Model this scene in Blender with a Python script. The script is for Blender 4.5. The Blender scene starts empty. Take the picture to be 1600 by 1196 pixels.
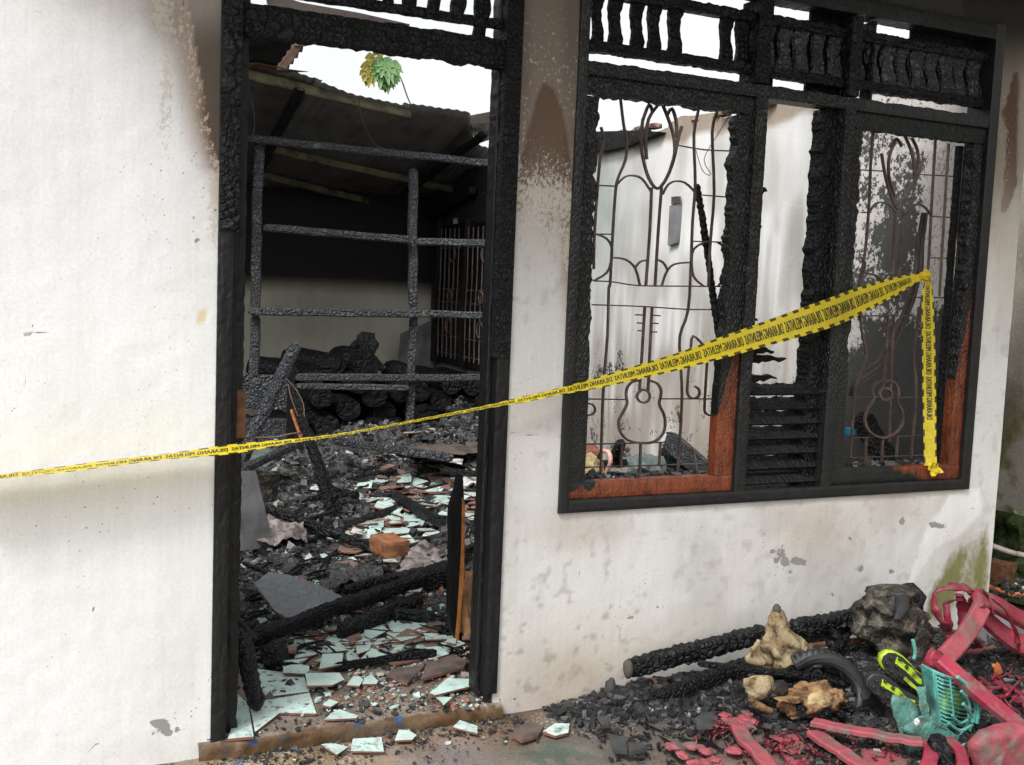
import bpy, bmesh, math, random
import numpy as np
from mathutils import Vector, Matrix, noise as mnoise
random.seed(7); RNG = np.random.RandomState(11)
C = bpy.context.scene.collection
scene = bpy.context.scene
# ------------------------------------------------------------------ camera
YAW, PITCH, ROLL, FPX = 0.438997, -0.091737, 0.0405524, 1690.0
CAM = Vector((0.0, -3.3, 1.5))
def _axes():
    cy, sy = math.cos(YAW), math.sin(YAW); cp, sp = math.cos(PITCH), math.sin(PITCH)
    f = Vector((sy*cp, cy*cp, sp)); r = Vector((cy, -sy, 0)); u = r.cross(f)
    cr, sr = math.cos(ROLL), math.sin(ROLL)
    return f, r*cr+u*sr, u*cr-r*sr
FW, RT, UP = _axes()
cd = bpy.data.cameras.new('camera'); cam = bpy.data.objects.new('camera', cd); C.objects.link(cam)
cd.sensor_width = 36; cd.lens = 36*FPX/1600; cd.clip_start = 0.05; cd.clip_end = 600
M = Matrix((RT, UP, -FW)).transposed().to_4x4(); M.translation = CAM
cam.matrix_world = M; scene.camera = cam
# ------------------------------------------------------------------ sky, sun, exposure
SUN_EL, SUN_AZ = math.radians(50), math.radians(235)     # azimuth: clockwise from +Y, where the sun stands
w = bpy.data.worlds.new('World'); scene.world = w; w.use_nodes = True
nt = w.node_tree; nt.nodes.clear()
sky = nt.nodes.new('ShaderNodeTexSky'); sky.sky_type = 'NISHITA'; sky.sun_disc = False
sky.sun_elevation = SUN_EL; sky.sun_rotation = SUN_AZ; sky.dust_density = 4.0; sky.air_density = 1.0; sky.ozone_density = 1.0
hs = nt.nodes.new('ShaderNodeHueSaturation'); hs.inputs['Saturation'].default_value = 0.12
bg = nt.nodes.new('ShaderNodeBackground'); bg.inputs['Strength'].default_value = 0.15
wo = nt.nodes.new('ShaderNodeOutputWorld')
nt.links.new(sky.outputs[0], hs.inputs['Color']); nt.links.new(hs.outputs[0], bg.inputs['Color']); nt.links.new(bg.outputs[0], wo.inputs[0])
sd = bpy.data.lights.new('sun', 'SUN'); sd.energy = 1.3; sd.angle = math.radians(12); sd.color = (1, 0.985, 0.965)
sun = bpy.data.objects.new('sun', sd); C.objects.link(sun)
sdir = Vector((math.sin(SUN_AZ)*math.cos(SUN_EL), math.cos(SUN_AZ)*math.cos(SUN_EL), math.sin(SUN_EL)))
sun.rotation_euler = sdir.to_track_quat('Z', 'Y').to_euler()
scene.view_settings.view_transform = 'Standard'; scene.view_settings.look = 'None'
scene.view_settings.exposure = 0.82; scene.view_settings.gamma = 1
scene.view_settings.use_curve_mapping = False
# ------------------------------------------------------------------ photo pixel -> point on a real plane
def ray(px, py): return FW*FPX + RT*(px-800) - UP*(py-598)
def at(px, py, Y=0.0):
    d = ray(px, py); return CAM + d*((Y-CAM.y)/d.y)
def gd(px, py, z=0.0):
    d = ray(px, py); return CAM + d*((z-CAM.z)/d.z)
def on(px, py, p0, n):
    d = ray(px, py); n = Vector(n); return CAM + d*((Vector(p0)-CAM).dot(n)/d.dot(n))
def atx(px, py, X):
    d = ray(px, py); return CAM + d*((X-CAM.x)/d.x)
def project(P):
    D = P - np.array(CAM); z = D@np.array(FW)
    return 800+FPX*(D@np.array(RT))/z, 598-FPX*(D@np.array(UP))/z
# ------------------------------------------------------------------ node helpers
def new_mat(name):
    m = bpy.data.materials.new(name); m.use_nodes = True; t = m.node_tree; t.nodes.clear()
    b = t.nodes.new('ShaderNodeBsdfPrincipled'); o = t.nodes.new('ShaderNodeOutputMaterial')
    t.links.new(b.outputs[0], o.inputs[0]); return m, t, b
def put(t, sock, v):
    if isinstance(v, bpy.types.NodeSocket): t.links.new(v, sock)
    else: sock.default_value = v
def c4(c): return (c[0], c[1], c[2], 1)
def coord(t, scale=(1,1,1), kind='Object', rot=(0,0,0)):
    a = t.nodes.new('ShaderNodeTexCoord'); m = t.nodes.new('ShaderNodeMapping')
    m.inputs['Scale'].default_value = scale; m.inputs['Rotation'].default_value = rot
    t.links.new(a.outputs[kind], m.inputs[0]); return m.outputs[0]
def geo_pos(t, scale=(1,1,1)):
    a = t.nodes.new('ShaderNodeNewGeometry'); m = t.nodes.new('ShaderNodeMapping'); m.inputs['Scale'].default_value = scale
    t.links.new(a.outputs['Position'], m.inputs[0]); return m.outputs[0]
def noi(t, v, scale, detail=4, rough=0.55, dist=0.0):
    n = t.nodes.new('ShaderNodeTexNoise'); put(t, n.inputs['Vector'], v)
    n.inputs['Scale'].default_value = scale; n.inputs['Detail'].default_value = detail
    n.inputs['Roughness'].default_value = rough; n.inputs['Distortion'].default_value = dist; return n.outputs['Fac']
def vor(t, v, scale, feature='F1', rnd=1.0, out='Distance'):
    n = t.nodes.new('ShaderNodeTexVoronoi'); n.feature = feature; put(t, n.inputs['Vector'], v)
    n.inputs['Scale'].default_value = scale; n.inputs['Randomness'].default_value = rnd; return n.outputs[out]
def mr(t, v, a, b, c=0.0, d=1.0, smooth=False):
    n = t.nodes.new('ShaderNodeMapRange'); n.clamp = True
    if smooth: n.interpolation_type = 'SMOOTHSTEP'
    put(t, n.inputs['Value'], v); n.inputs['From Min'].default_value = a; n.inputs['From Max'].default_value = b
    n.inputs['To Min'].default_value = c; n.inputs['To Max'].default_value = d; return n.outputs['Result']
def ma(t, op, a, b=0.0, clamp=False):
    n = t.nodes.new('ShaderNodeMath'); n.operation = op; n.use_clamp = clamp
    put(t, n.inputs[0], a); put(t, n.inputs[1], b); return n.outputs[0]
def mix(t, f, a, b, mode='MIX'):
    n = t.nodes.new('ShaderNodeMix'); n.data_type = 'RGBA'; n.blend_type = mode
    put(t, n.inputs[0], f)
    put(t, n.inputs[6], a if isinstance(a, bpy.types.NodeSocket) else c4(a))
    put(t, n.inputs[7], b if isinstance(b, bpy.types.NodeSocket) else c4(b)); return n.outputs[2]
def attr(t, name, out='Color'):
    n = t.nodes.new('ShaderNodeAttribute'); n.attribute_name = name; return n.outputs[out]
def bump(t, b, h, strength=0.5, dist=0.01, prev=None):
    n = t.nodes.new('ShaderNodeBump'); n.inputs['Strength'].default_value = strength; n.inputs['Distance'].default_value = dist
    put(t, n.inputs['Height'], h)
    if prev is not None: t.links.new(prev, n.inputs['Normal'])
    t.links.new(n.outputs[0], b.inputs['Normal']); return n.outputs[0]
def objrand(t):
    n = t.nodes.new('ShaderNodeObjectInfo'); return n.outputs['Random']

def mat_char(name, cell=0.02, stretch=(1,1,1), base=(0.0042,0.0045,0.0052), ash=(0.060,0.065,0.073), ashamt=0.3, rough=0.5, depth=0.006, spec=0.3):
    """alligatored charcoal: bulging blocks between deep cracks"""
    m, t, b = new_mat(name)
    v0 = coord(t, stretch); vs_ = t.nodes.new('ShaderNodeVectorMath'); vs_.operation = 'SCALE'; t.links.new(v0, vs_.inputs[0]); put(t, vs_.inputs['Scale'], mr(t, objrand(t), 0, 1, .72, 1.35)); v = vs_.outputs[0]; nz = noi(t, v, 9/cell*0.02, 3)
    vn = t.nodes.new('ShaderNodeVectorMath'); vn.operation = 'ADD'
    nn = t.nodes.new('ShaderNodeTexNoise'); nn.inputs['Scale'].default_value = 1.6/cell*0.5; t.links.new(v, nn.inputs['Vector'])
    sc = t.nodes.new('ShaderNodeVectorMath'); sc.operation = 'SCALE'; sc.inputs['Scale'].default_value = cell*0.9
    t.links.new(nn.outputs['Color'], sc.inputs[0]); t.links.new(v, vn.inputs[0]); t.links.new(sc.outputs[0], vn.inputs[1])
    e = vor(t, vn.outputs[0], 1/cell, 'DISTANCE_TO_EDGE', .72)
    h1 = mr(t, e, 0.0, 0.28, 0, 1, True)
    e2 = vor(t, vn.outputs[0], 0.45/cell, 'DISTANCE_TO_EDGE', .7); h2 = mr(t, e2, 0.0, 0.22, 0, 1, True); msk_ = mr(t, noi(t, v, 0.16/cell, 2), 0.42, 0.58)
    hm = t.nodes.new('ShaderNodeMix'); hm.data_type = 'FLOAT'; put(t, hm.inputs[0], msk_); put(t, hm.inputs[2], h1); put(t, hm.inputs[3], ma(t, 'ADD', ma(t, 'MULTIPLY', h2, 1.3), ma(t, 'MULTIPLY', h1, 0.35))); h1 = hm.outputs[0]
    fine = noi(t, v, 3.5/cell, 4, 0.7)
    h = ma(t, 'ADD', h1, ma(t, 'MULTIPLY', fine, 0.28))
    bump(t, b, h, 1.0, depth*1.5)
    a = mr(t, noi(t, v, 0.35/cell, 5, 0.65), 0.45, 0.72, 0, ashamt)
    a2 = ma(t, 'MULTIPLY', ma(t, 'MULTIPLY', a, mr(t, fine, 0.35, 0.65)), mr(t, h1, 0.3, 1.0, 0.1, 1.6))  # ash gathers on block tops, painting highlights there and shade in the cracks
    col = mix(t, a2, base, ash)
    put(t, b.inputs['Base Color'], col)
    put(t, b.inputs['Roughness'], mr(t, nz, 0.3, 0.7, rough-0.1, rough+0.15)); b.inputs['Specular IOR Level'].default_value = spec
    return m
def mat_simple(name, c1, c2=None, scale=12, rough=0.6, bs=0.3, bd=0.003, spec=0.4, dirt=None, dirtamt=0.5, bscale=60, metal=0.0, dscale=7):
    m, t, b = new_mat(name); v = coord(t)
    c2 = c2 or tuple(x*0.7 for x in c1)
    col = mix(t, mr(t, noi(t, v, scale, 5), 0.35, 0.65), c1, c2)
    if dirt:
        col = mix(t, mr(t, noi(t, v, dscale, 8, 0.7), 0.5, 0.62, 0, dirtamt), col, dirt)
    put(t, b.inputs['Base Color'], col); b.inputs['Roughness'].default_value = rough
    b.inputs['Specular IOR Level'].default_value = spec; b.inputs['Metallic'].default_value = metal
    bump(t, b, noi(t, v, bscale, 4, 0.65), bs, bd); return m

# painted-surface material: low-frequency colour and crisp masks come as attributes of the mesh
def mat_surface(name, cream=(0.50,0.455,0.39), peel=(0.25,0.24,0.225), moss=(0.09,0.10,0.02), bumpd=0.002, gloss=0.75, mott=0.10, grain=0.10):
    m, t, b = new_mat(name); v = geo_pos(t)
    tint = attr(t, 'tint'); msk = attr(t, 'msk'); crk = attr(t, 'crk', 'Fac')
    sp = t.nodes.new('ShaderNodeSeparateColor'); t.links.new(msk, sp.inputs[0])
    R, G, B = sp.outputs[0], sp.outputs[1], sp.outputs[2]
    big = noi(t, geo_pos(t, (1,1,0.35)), 3.5, 6, 0.6)
    col = mix(t, 1.0, tint, mix(t, mr(t, big, 0.3, 0.7), (1+mott*0.3,)*3, (1-mott,)*3), 'MULTIPLY')
    fine = noi(t, v, 95, 5, 0.7)
    col = mix(t, 1.0, col, mix(t, mr(t, fine, 0.3, 0.7), (1+grain*0.4,)*3, (1-grain,)*3), 'MULTIPLY')
    # flaking: cream specks through soot
    spn = noi(t, geo_pos(t, (1,1,0.75)), 78, 7, 0.72); spb = noi(t, v, 9, 3, 0.5)
    th = ma(t, 'ADD', ma(t, 'MULTIPLY', R, 0.34), ma(t, 'ADD', spn, ma(t, 'MULTIPLY', ma(t, 'SUBTRACT', spb, 0.5), 0.25)))
    f = mr(t, th, 0.685, 0.775)
    f = ma(t, 'MULTIPLY', f, mr(t, R, 0.02, 0.1, 0, 0.8))
    col = mix(t, f, col, cream)
    # peel (crisp edges from a smooth field warped by noise)
    pn = ma(t, 'ADD', G, ma(t, 'MULTIPLY', ma(t, 'SUBTRACT', noi(t, v, 48, 6, 0.65), 0.5), 1.5))
    pf = mr(t, pn, 0.47, 0.56, 0, 0.93)
    col = mix(t, pf, col, mix(t, fine, peel, tuple(x*0.8 for x in peel)))
    mn = ma(t, 'ADD', B, ma(t, 'MULTIPLY', ma(t, 'SUBTRACT', noi(t, geo_pos(t,(1,1,0.6)), 26, 6, 0.7), 0.5), 0.9))
    col = mix(t, mr(t, mn, 0.45, 0.8, 0, 0.92), col, mix(t, noi(t, v, 20), moss, (0.20,0.18,0.05)))
    # pits and specks
    pv = vor(t, v, 24, 'F1', 1.0); prn = vor(t, v, 24, 'F1', 1.0, 'Color')
    spr = t.nodes.new('ShaderNodeSeparateColor'); t.links.new(prn, spr.inputs[0])
    pit = ma(t, 'MULTIPLY', mr(t, pv, 0.075, 0.055), mr(t, spr.outputs[0], 0.86, 0.88))
    pit = ma(t, 'MULTIPLY', pit, mr(t, noi(t, v, 2.3, 2), 0.46, 0.6))
    col = mix(t, pit, col, (0.10,0.09,0.08))
    p2 = vor(t, v, 75, 'F1', 1.0); c2_ = vor(t, v, 75, 'F1', 1.0, 'Color'); s2 = t.nodes.new('ShaderNodeSeparateColor'); t.links.new(c2_, s2.inputs[0])
    pit2 = ma(t, 'MULTIPLY', mr(t, p2, 0.24, 0.14), mr(t, s2.outputs[1], 0.945, 0.96))
    col = mix(t, ma(t, 'MULTIPLY', pit2, mr(t, noi(t, v, 3.1, 3), 0.48, 0.66)), col, (0.16,0.145,0.125))
    strk = noi(t, geo_pos(t, (22,22,1.6)), 2.0, 5, 0.7)
    col = mix(t, 1.0, col, mix(t, mr(t, strk, 0.42, 0.62), (1.0,)*3, (0.965,0.962,0.955)), 'MULTIPLY')
    # cracks: a distance field, jittered
    cj = ma(t, 'ADD', crk, ma(t, 'MULTIPLY', ma(t, 'SUBTRACT', noi(t, v, 60, 4), 0.5), 0.004))
    cf = ma(t, 'MULTIPLY', mr(t, cj, 0.0028, 0.0008), mr(t, noi(t, v, 7, 3), 0.36, 0.5, 0.15, 1))
    col = mix(t, ma(t, 'MULTIPLY', cf, 0.75), col, (0.05,0.045,0.04))
    put(t, b.inputs['Base Color'], col)
    b.inputs['Roughness'].default_value = gloss; b.inputs['Specular IOR Level'].default_value = 0.3
    h = ma(t, 'ADD', ma(t, 'MULTIPLY', noi(t, v, 17, 5, 0.6), 1.0), ma(t, 'MULTIPLY', noi(t, v, 130, 3, 0.6), 0.22))
    h = ma(t, 'SUBTRACT', h, ma(t, 'ADD', ma(t, 'MULTIPLY', pf, 0.8), ma(t, 'ADD', ma(t, 'MULTIPLY', cf, 0.5), ma(t, 'MULTIPLY', pit, .4))))
    h = ma(t, 'ADD', h, ma(t, 'MULTIPLY', f, 0.25))
    h = ma(t, 'ADD', h, ma(t, 'MULTIPLY', noi(t, v, 50, 5, 0.7), 0.3))
    bump(t, b, h, 0.42, bumpd*2)
    return m
# ------------------------------------------------------------------ object helpers
def tag(o, label=None, cat=None, group=None, kind=None):
    if label: o['label'] = label
    if cat: o['category'] = cat
    if group: o['group'] = group
    if kind: o['kind'] = kind
    return o
def thing(name, label, cat, loc=(0,0,0), group=None):
    o = bpy.data.objects.new(name, None); C.objects.link(o); o.location = loc; o.empty_display_size = 0.05
    return tag(o, label, cat, group)
def mkmesh(name, verts, faces, mats, mi=None, smooth=False):
    me = bpy.data.meshes.new(name); me.from_pydata([tuple(v) for v in verts], [], faces)
    for m in (mats if isinstance(mats, (list, tuple)) else [mats]): me.materials.append(m)
    if mi is not None: me.polygons.foreach_set('material_index', mi)
    if smooth: me.polygons.foreach_set('use_smooth', [True]*len(me.polygons))
    me.update(); return me
def mobj(name, verts, faces, mats, root=None, loc=None, mi=None, smooth=False, parent_mesh=None):
    """one mesh object from WORLD coordinates; root = thing (Empty or mesh) it is a part of"""
    if root is not None: off = wloc(root)
    elif loc is not None: off = Vector(loc)
    else:
        vs = [Vector(v) for v in verts]; off = sum(vs, Vector())/len(vs); off.z = min(v.z for v in vs)
    me = mkmesh(name, [Vector(v)-off for v in verts], faces, mats, mi, smooth)
    o = bpy.data.objects.new(name, me); C.objects.link(o)
    if root is not None: o.parent = root
    else: o.location = off
    return o
def wloc(o):
    p = Vector(o.location)
    while o.parent: o = o.parent; p = p + Vector(o.location)
    return p
class MB:
    def __init__(s): s.v = []; s.f = []; s.m = []
    def add(s, v, f, m=0):
        n = len(s.v); s.v += [Vector(x) for x in v]; s.f += [tuple(i+n for i in q) for q in f]; s.m += [m]*len(f); return s
    def box(s, a, b, m=0):
        x0,y0,z0 = a; x1,y1,z1 = b
        return s.add([(x0,y0,z0),(x1,y0,z0),(x1,y1,z0),(x0,y1,z0),(x0,y0,z1),(x1,y0,z1),(x1,y1,z1),(x0,y1,z1)],
            [(0,3,2,1),(4,5,6,7),(0,1,5,4),(1,2,6,5),(2,3,7,6),(3,0,4,7)], m)
    def slab(s, pts, thick, n=None, m=0, mside=None):
        """polygon (world) extruded by thick against its normal"""
        P = [Vector(p) for p in pts]; k = len(P)
        if n is None:
            n = Vector();
            for i in range(k): n += (P[i]-P[0]).cross(P[(i+1)%k]-P[0])
            n.normalize()
            if n.z < 0 or (abs(n.z) < 0.05 and n.y > 0): P.reverse(); n = -n
        n = Vector(n)
        i0 = len(s.v); s.v += P + [p-n*thick for p in P]
        s.f.append(tuple(i0+i for i in range(k))); s.m.append(m)
        ms = m if mside is None else mside
        s.f.append(tuple(i0+k+i for i in reversed(range(k)))); s.m.append(ms)
        for i in range(k):
            j = (i+1)%k; s.f.append((i0+i, i0+k+i, i0+k+j, i0+j)); s.m.append(ms)
        return s
    def ring(s, rings, cap=True, m=0, closed=False):
        n0 = len(s.v); k = len(rings[0])
        for r in rings: s.v += r
        R = len(rings)
        for i in range(R if closed else R-1):
            for j in range(k):
                a = n0+i*k+j; b = n0+i*k+(j+1)%k; c = n0+((i+1)%R)*k+(j+1)%k; d = n0+((i+1)%R)*k+j
                s.f.append((a, b, c, d)); s.m.append(m)
        if cap and not closed:
            s.f.append(tuple(n0+j for j in reversed(range(k)))); s.m.append(m)
            s.f.append(tuple(n0+(R-1)*k+j for j in range(k))); s.m.append(m)
        return s
    def tube(s, path, r, n=8, m=0, aspect=1.0, up=(0,0,1), closed=False, twist=0.0):
        P = [Vector(p) for p in path]; rr = r if isinstance(r, (list, tuple)) else [r]*len(P); rings = []
        prev = None
        for i, p in enumerate(P):
            if closed: d = P[(i+1)%len(P)]-P[i-1]
            else: d = P[min(i+1, len(P)-1)]-P[max(i-1, 0)]
            if d.length < 1e-9: d = Vector((0,0,1))
            d.normalize(); u = Vector(up) if prev is None else prev
            x = d.cross(u)
            if x.length < 0.05: x = d.cross(Vector((0.3,1,0.1)))
            x.normalize(); y = x.cross(d).normalized(); prev = y
            rings.append([p + x*math.cos(a)*rr[i] + y*math.sin(a)*rr[i]*aspect for a in [2*math.pi*(j+0.5)/n+twist*i for j in range(n)]])
        return s.ring(rings, True, m, closed)
    def obj(s, name, mats, root=None, loc=None, smooth=False):
        return mobj(name, s.v, s.f, mats, root, loc, s.m, smooth)
def fn(p, f=1.0, seed=0): return mnoise.noise(Vector(p)*f + Vector((seed*13.7, seed*7.1, seed*3.3)))
def smooth_path(pts, sub=4):
    P = [Vector(p) for p in pts]; out = []
    for i in range(len(P)-1):
        p0 = P[max(i-1,0)]; p1 = P[i]; p2 = P[i+1]; p3 = P[min(i+2,len(P)-1)]
        for k in range(sub):
            t = k/sub
            out.append(0.5*((2*p1)+(-p0+p2)*t+(2*p0-5*p1+4*p2-p3)*t*t+(-p0+3*p1-3*p2+p3)*t**3))
    out.append(P[-1]); return out
def timber(p0, p1, w, h=None, seg=0.016, jag=0.10, seed=0, groove=0.10, up=(0,0,1), taper=(1,1), round_=0.35, ends=True, n=16):
    """burnt timber: rounded-rectangular section, ringed by shrinkage grooves, worn unevenly"""
    h = h or w; p0 = Vector(p0); p1 = Vector(p1); L = (p1-p0).length; d = (p1-p0).normalized()
    x = d.cross(Vector(up));
    if x.length < 0.05: x = d.cross(Vector((0,1,0)))
    x.normalize(); y = x.cross(d).normalized()
    k = max(3, int(L/seg)); rings = []; gper = random.uniform(1.6, 2.4)*seg*1.6
    for i in range(k+1):
        t = i/k; s = t*L; tw = taper[0]+(taper[1]-taper[0])*t
        e = 1.0
        if ends: e = min(1, 0.62+min(s, L-s)/(0.35*w+1e-6)*0.38)
        c = p0+d*s + x*fn((s*3, seed, 0), 1)*w*0.12 + y*fn((s*3, seed, 5), 1)*h*0.12
        ring = []
        for j in range(n):
            a = 2*math.pi*(j+0.5)/n; ca, sa = math.cos(a), math.sin(a)
            q = 1/max(abs(ca), abs(sa)); rr = (1-round_)*q*0.5+round_*0.55
            px, py = ca*rr*w, sa*rr*h
            g = fn((s/seg*0.55, ca*1.3+seed, sa*1.3), 1.0)*jag*1.6 + fn((s*6, ca*2, sa*2+seed), 1.0)*jag
            if i % 2 == 0: g -= groove*(0.4+0.6*abs(fn((s*20, ca*3, seed+sa*3), 1)))
            f = (1+g)*e*tw
            ring.append(c + x*px*f + y*py*f)
        rings.append(ring)
    return rings
def timber_obj(name, p0, p1, w, mat, root=None, **kw):
    mb = MB(); mb.ring(timber(p0, p1, w, **kw)); return mb.obj(name, [mat], root, smooth=False)
def blob(c, r, amp=0.25, freq=6, seed=0, sub=3, flat=None):
    bm = bmesh.new(); bmesh.ops.create_icosphere(bm, subdivisions=sub, radius=1.0)
    c = Vector(c); vs = []
    for v in bm.verts:
        n = v.co.normalized(); d = 1+amp*(fn(n, freq*0.35, seed)+0.5*fn(n, freq, seed+3)+0.3*abs(fn(n, freq*2.2, seed+5)))
        p = Vector((n.x*r[0], n.y*r[1], n.z*r[2]))*d
        if flat is not None: p.z = max(p.z, flat)
        vs.append(c+p)
    fs = [tuple(v.index for v in f.verts) for f in bm.faces]; bm.free(); return vs, fs
def sheet(corners, nu, nv, amp=0.02, freq=5, seed=0, thick=0.003, fold=0.0, ragged=0.0):
    """crumpled sheet between four corners (c00,c10,c11,c01), with thickness"""
    a,b,c,d = [Vector(q) for q in corners]; n = (b-a).cross(d-a).normalized(); V = []
    for side in (0, 1):
        for j in range(nv+1):
            for i in range(nu+1):
                u, v = i/nu, j/nv
                if ragged:
                    u = min(max(u+0, 0), 1)
                    if i in (0, nu): u += ragged*fn((v*9, seed, i), 1)
                    if j in (0, nv): v += ragged*fn((u*9, seed+4, j), 1)
                p = a*(1-u)*(1-v)+b*u*(1-v)+c*u*v+d*(1-u)*v
                k = amp*(fn(p, freq, seed)*1.6+fn(p, freq*2.7, seed+2)*0.8)+fold*math.sin(u*22+3*v)
                V.append(p+n*(k+(thick if side else 0)))
    F = []; W = nu+1; O = W*(nv+1)
    for j in range(nv):
        for i in range(nu):
            q = j*W+i; F.append((q, q+1+0, q+W+1, q+W)[::-1]); F.append((O+q, O+q+1, O+q+W+1, O+q+W))
    for i in range(nu): F.append((i, i+1, O+i+1, O+i)); q = nv*W+i; F.append((q+1, q, O+q, O+q+1))
    for j in range(nv): q = j*W; F.append((q+W, q, O+q, O+q+W)); q = j*W+nu; F.append((q, q+W, O+q+W, O+q))
    return V, F
def chunks(name, pts, sizes, cols, mat, flat=0.6, loc=(0,0,0), root=None):
    """thousands of irregular crumbs as one mesh; colour per crumb"""
    N = len(pts); base = np.array([(-1,-1,-1),(1,-1,-1),(1,1,-1),(-1,1,-1),(-1,-1,1),(1,-1,1),(1,1,1),(-1,1,1)], float)*0.5
    V = base[None]*(1+0.35*RNG.uniform(-1, 1, (N,8,3)))
    asp = RNG.uniform(0.45, 1.5, (N,1,3)); asp[:,:,2] *= flat
    V = V*asp*np.asarray(sizes)[:,None,None]
    a = RNG.uniform(0, 2*np.pi, N); bt = RNG.normal(0, 0.45, N)
    ca, sa, cb, sb = np.cos(a), np.sin(a), np.cos(bt), np.sin(bt)
    R = np.zeros((N,3,3)); R[:,0,0]=ca; R[:,0,1]=-sa*cb; R[:,0,2]=sa*sb; R[:,1,0]=sa; R[:,1,1]=ca*cb; R[:,1,2]=-ca*sb; R[:,2,1]=sb; R[:,2,2]=cb
    V = np.einsum('nij,nkj->nki', R, V)+np.asarray(pts)[:,None,:]-np.array(loc)
    Q = np.array([(0,3,2,1),(4,5,6,7),(0,1,5,4),(1,2,6,5),(2,3,7,6),(3,0,4,7)])
    F = (Q[None]+8*np.arange(N)[:,None,None]).reshape(-1)
    me = bpy.data.meshes.new(name); me.vertices.add(N*8); me.vertices.foreach_set('co', V.reshape(-1))
    me.loops.add(N*24); me.loops.foreach_set('vertex_index', F); me.polygons.add(N*6)
    me.polygons.foreach_set('loop_start', np.arange(0, N*24, 4)); me.update(calc_edges=True)
    ca_ = me.color_attributes.new('ccol', 'FLOAT_COLOR', 'POINT')
    cc = np.ones((N,8,4)); cc[:,:,:3] = np.asarray(cols)[:,None,:]; ca_.data.foreach_set('color', cc.reshape(-1))
    me.materials.append(mat); me.polygons.foreach_set('use_smooth', [False]*len(me.polygons)); me.validate()
    o = bpy.data.objects.new(name, me); C.objects.link(o)
    if root is not None: o.parent = root
    else: o.location = loc
    return o
def surf_grid(name, P, keep, mat, uvw, paint, root=None, loc=(0,0,0)):
    """P: (nv,nu,3) world grid; keep(j,i) mask of cells; paint(px,py,P)->tint,msk,crk"""
    nv, nu = P.shape[:2]; X = P.reshape(-1,3)
    jj, ii = np.nonzero(keep); q = jj*nu+ii; F = np.stack([q, q+1, q+nu+1, q+nu], 1)
    used = np.unique(F); remap = -np.ones(nv*nu, int); remap[used] = np.arange(len(used)); F = remap[F]; X = X[used]
    me = bpy.data.meshes.new(name); me.vertices.add(len(X)); me.vertices.foreach_set('co', (X-np.array(loc)).reshape(-1))
    me.loops.add(F.size); me.loops.foreach_set('vertex_index', F.reshape(-1)); me.polygons.add(len(F))
    me.polygons.foreach_set('loop_start', np.arange(0, F.size, 4)); me.update(calc_edges=True)
    px, py = project(X); tint, msk, crk = paint(px, py, X)
    n = len(X); A = np.ones((n,4)); A[:,:3] = tint; me.color_attributes.new('tint','FLOAT_COLOR','POINT').data.foreach_set('color', A.reshape(-1))
    A = np.ones((n,4)); A[:,:3] = msk; me.color_attributes.new('msk','FLOAT_COLOR','POINT').data.foreach_set('color', A.reshape(-1))
    me.attributes.new('crk','FLOAT','POINT').data.foreach_set('value', crk)
    me.materials.append(mat); me.polygons.foreach_set('use_smooth', [True]*len(me.polygons)); me.validate()
    o = bpy.data.objects.new(name, me); C.objects.link(o)
    if root is not None: o.parent = root
    else: o.location = loc
    return o
def gauss(px, py, cx, cy, rx, ry, rot=0.0, p=1.0):
    a = math.radians(rot); dx, dy = px-cx, py-cy; u = (dx*math.cos(a)+dy*math.sin(a))/rx; v = (-dx*math.sin(a)+dy*math.cos(a))/ry
    return np.exp(-(u*u+v*v)**p)
def lerpc(col, c, f): return col*(1-f[:,None])+np.array(c)[None]*f[:,None]
def pdist(px, py, pts):
    d = np.full(px.shape, 1e9)
    for (x0,y0),(x1,y1) in zip(pts[:-1], pts[1:]):
        vx, vy = x1-x0, y1-y0; t = np.clip(((px-x0)*vx+(py-y0)*vy)/(vx*vx+vy*vy+1e-9), 0, 1)
        d = np.minimum(d, np.hypot(px-x0-t*vx, py-y0-t*vy))
    return d
def inside(px, py, pts):
    r = np.zeros(px.shape, bool); n = len(pts)
    for i in range(n):
        x0,y0 = pts[i]; x1,y1 = pts[(i+1)%n]
        if y0 == y1: continue
        c = ((y0 > py) != (y1 > py)) & (px < (x1-x0)*(py-y0)/(y1-y0)+x0); r ^= c
    return r
def sdf(px, py, pts):   # positive inside, px units
    d = pdist(px, py, list(pts)+[pts[0]]); return np.where(inside(px, py, pts), d, -d)
def vnoise(X, f, seed=0):
    """smooth numpy value noise of an (n,3) array"""
    Y = X*f+np.array([seed*5.1, seed*3.7, seed*9.2]); I = np.floor(Y).astype(np.int64); fr = Y-I; fr = fr*fr*(3-2*fr); out = 0
    for dx in (0,1):
        for dy in (0,1):
            for dz in (0,1):
                h = ((I[:,0]+dx)*73856093) ^ ((I[:,1]+dy)*19349663) ^ ((I[:,2]+dz)*83492791)
                h = ((h*(h*h*15731+789221)+1376312589) & 0x7fffffff)/float(0x7fffffff)
                out = out + h*np.where(dx, fr[:,0], 1-fr[:,0])*np.where(dy, fr[:,1], 1-fr[:,1])*np.where(dz, fr[:,2], 1-fr[:,2])
    return out
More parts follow.
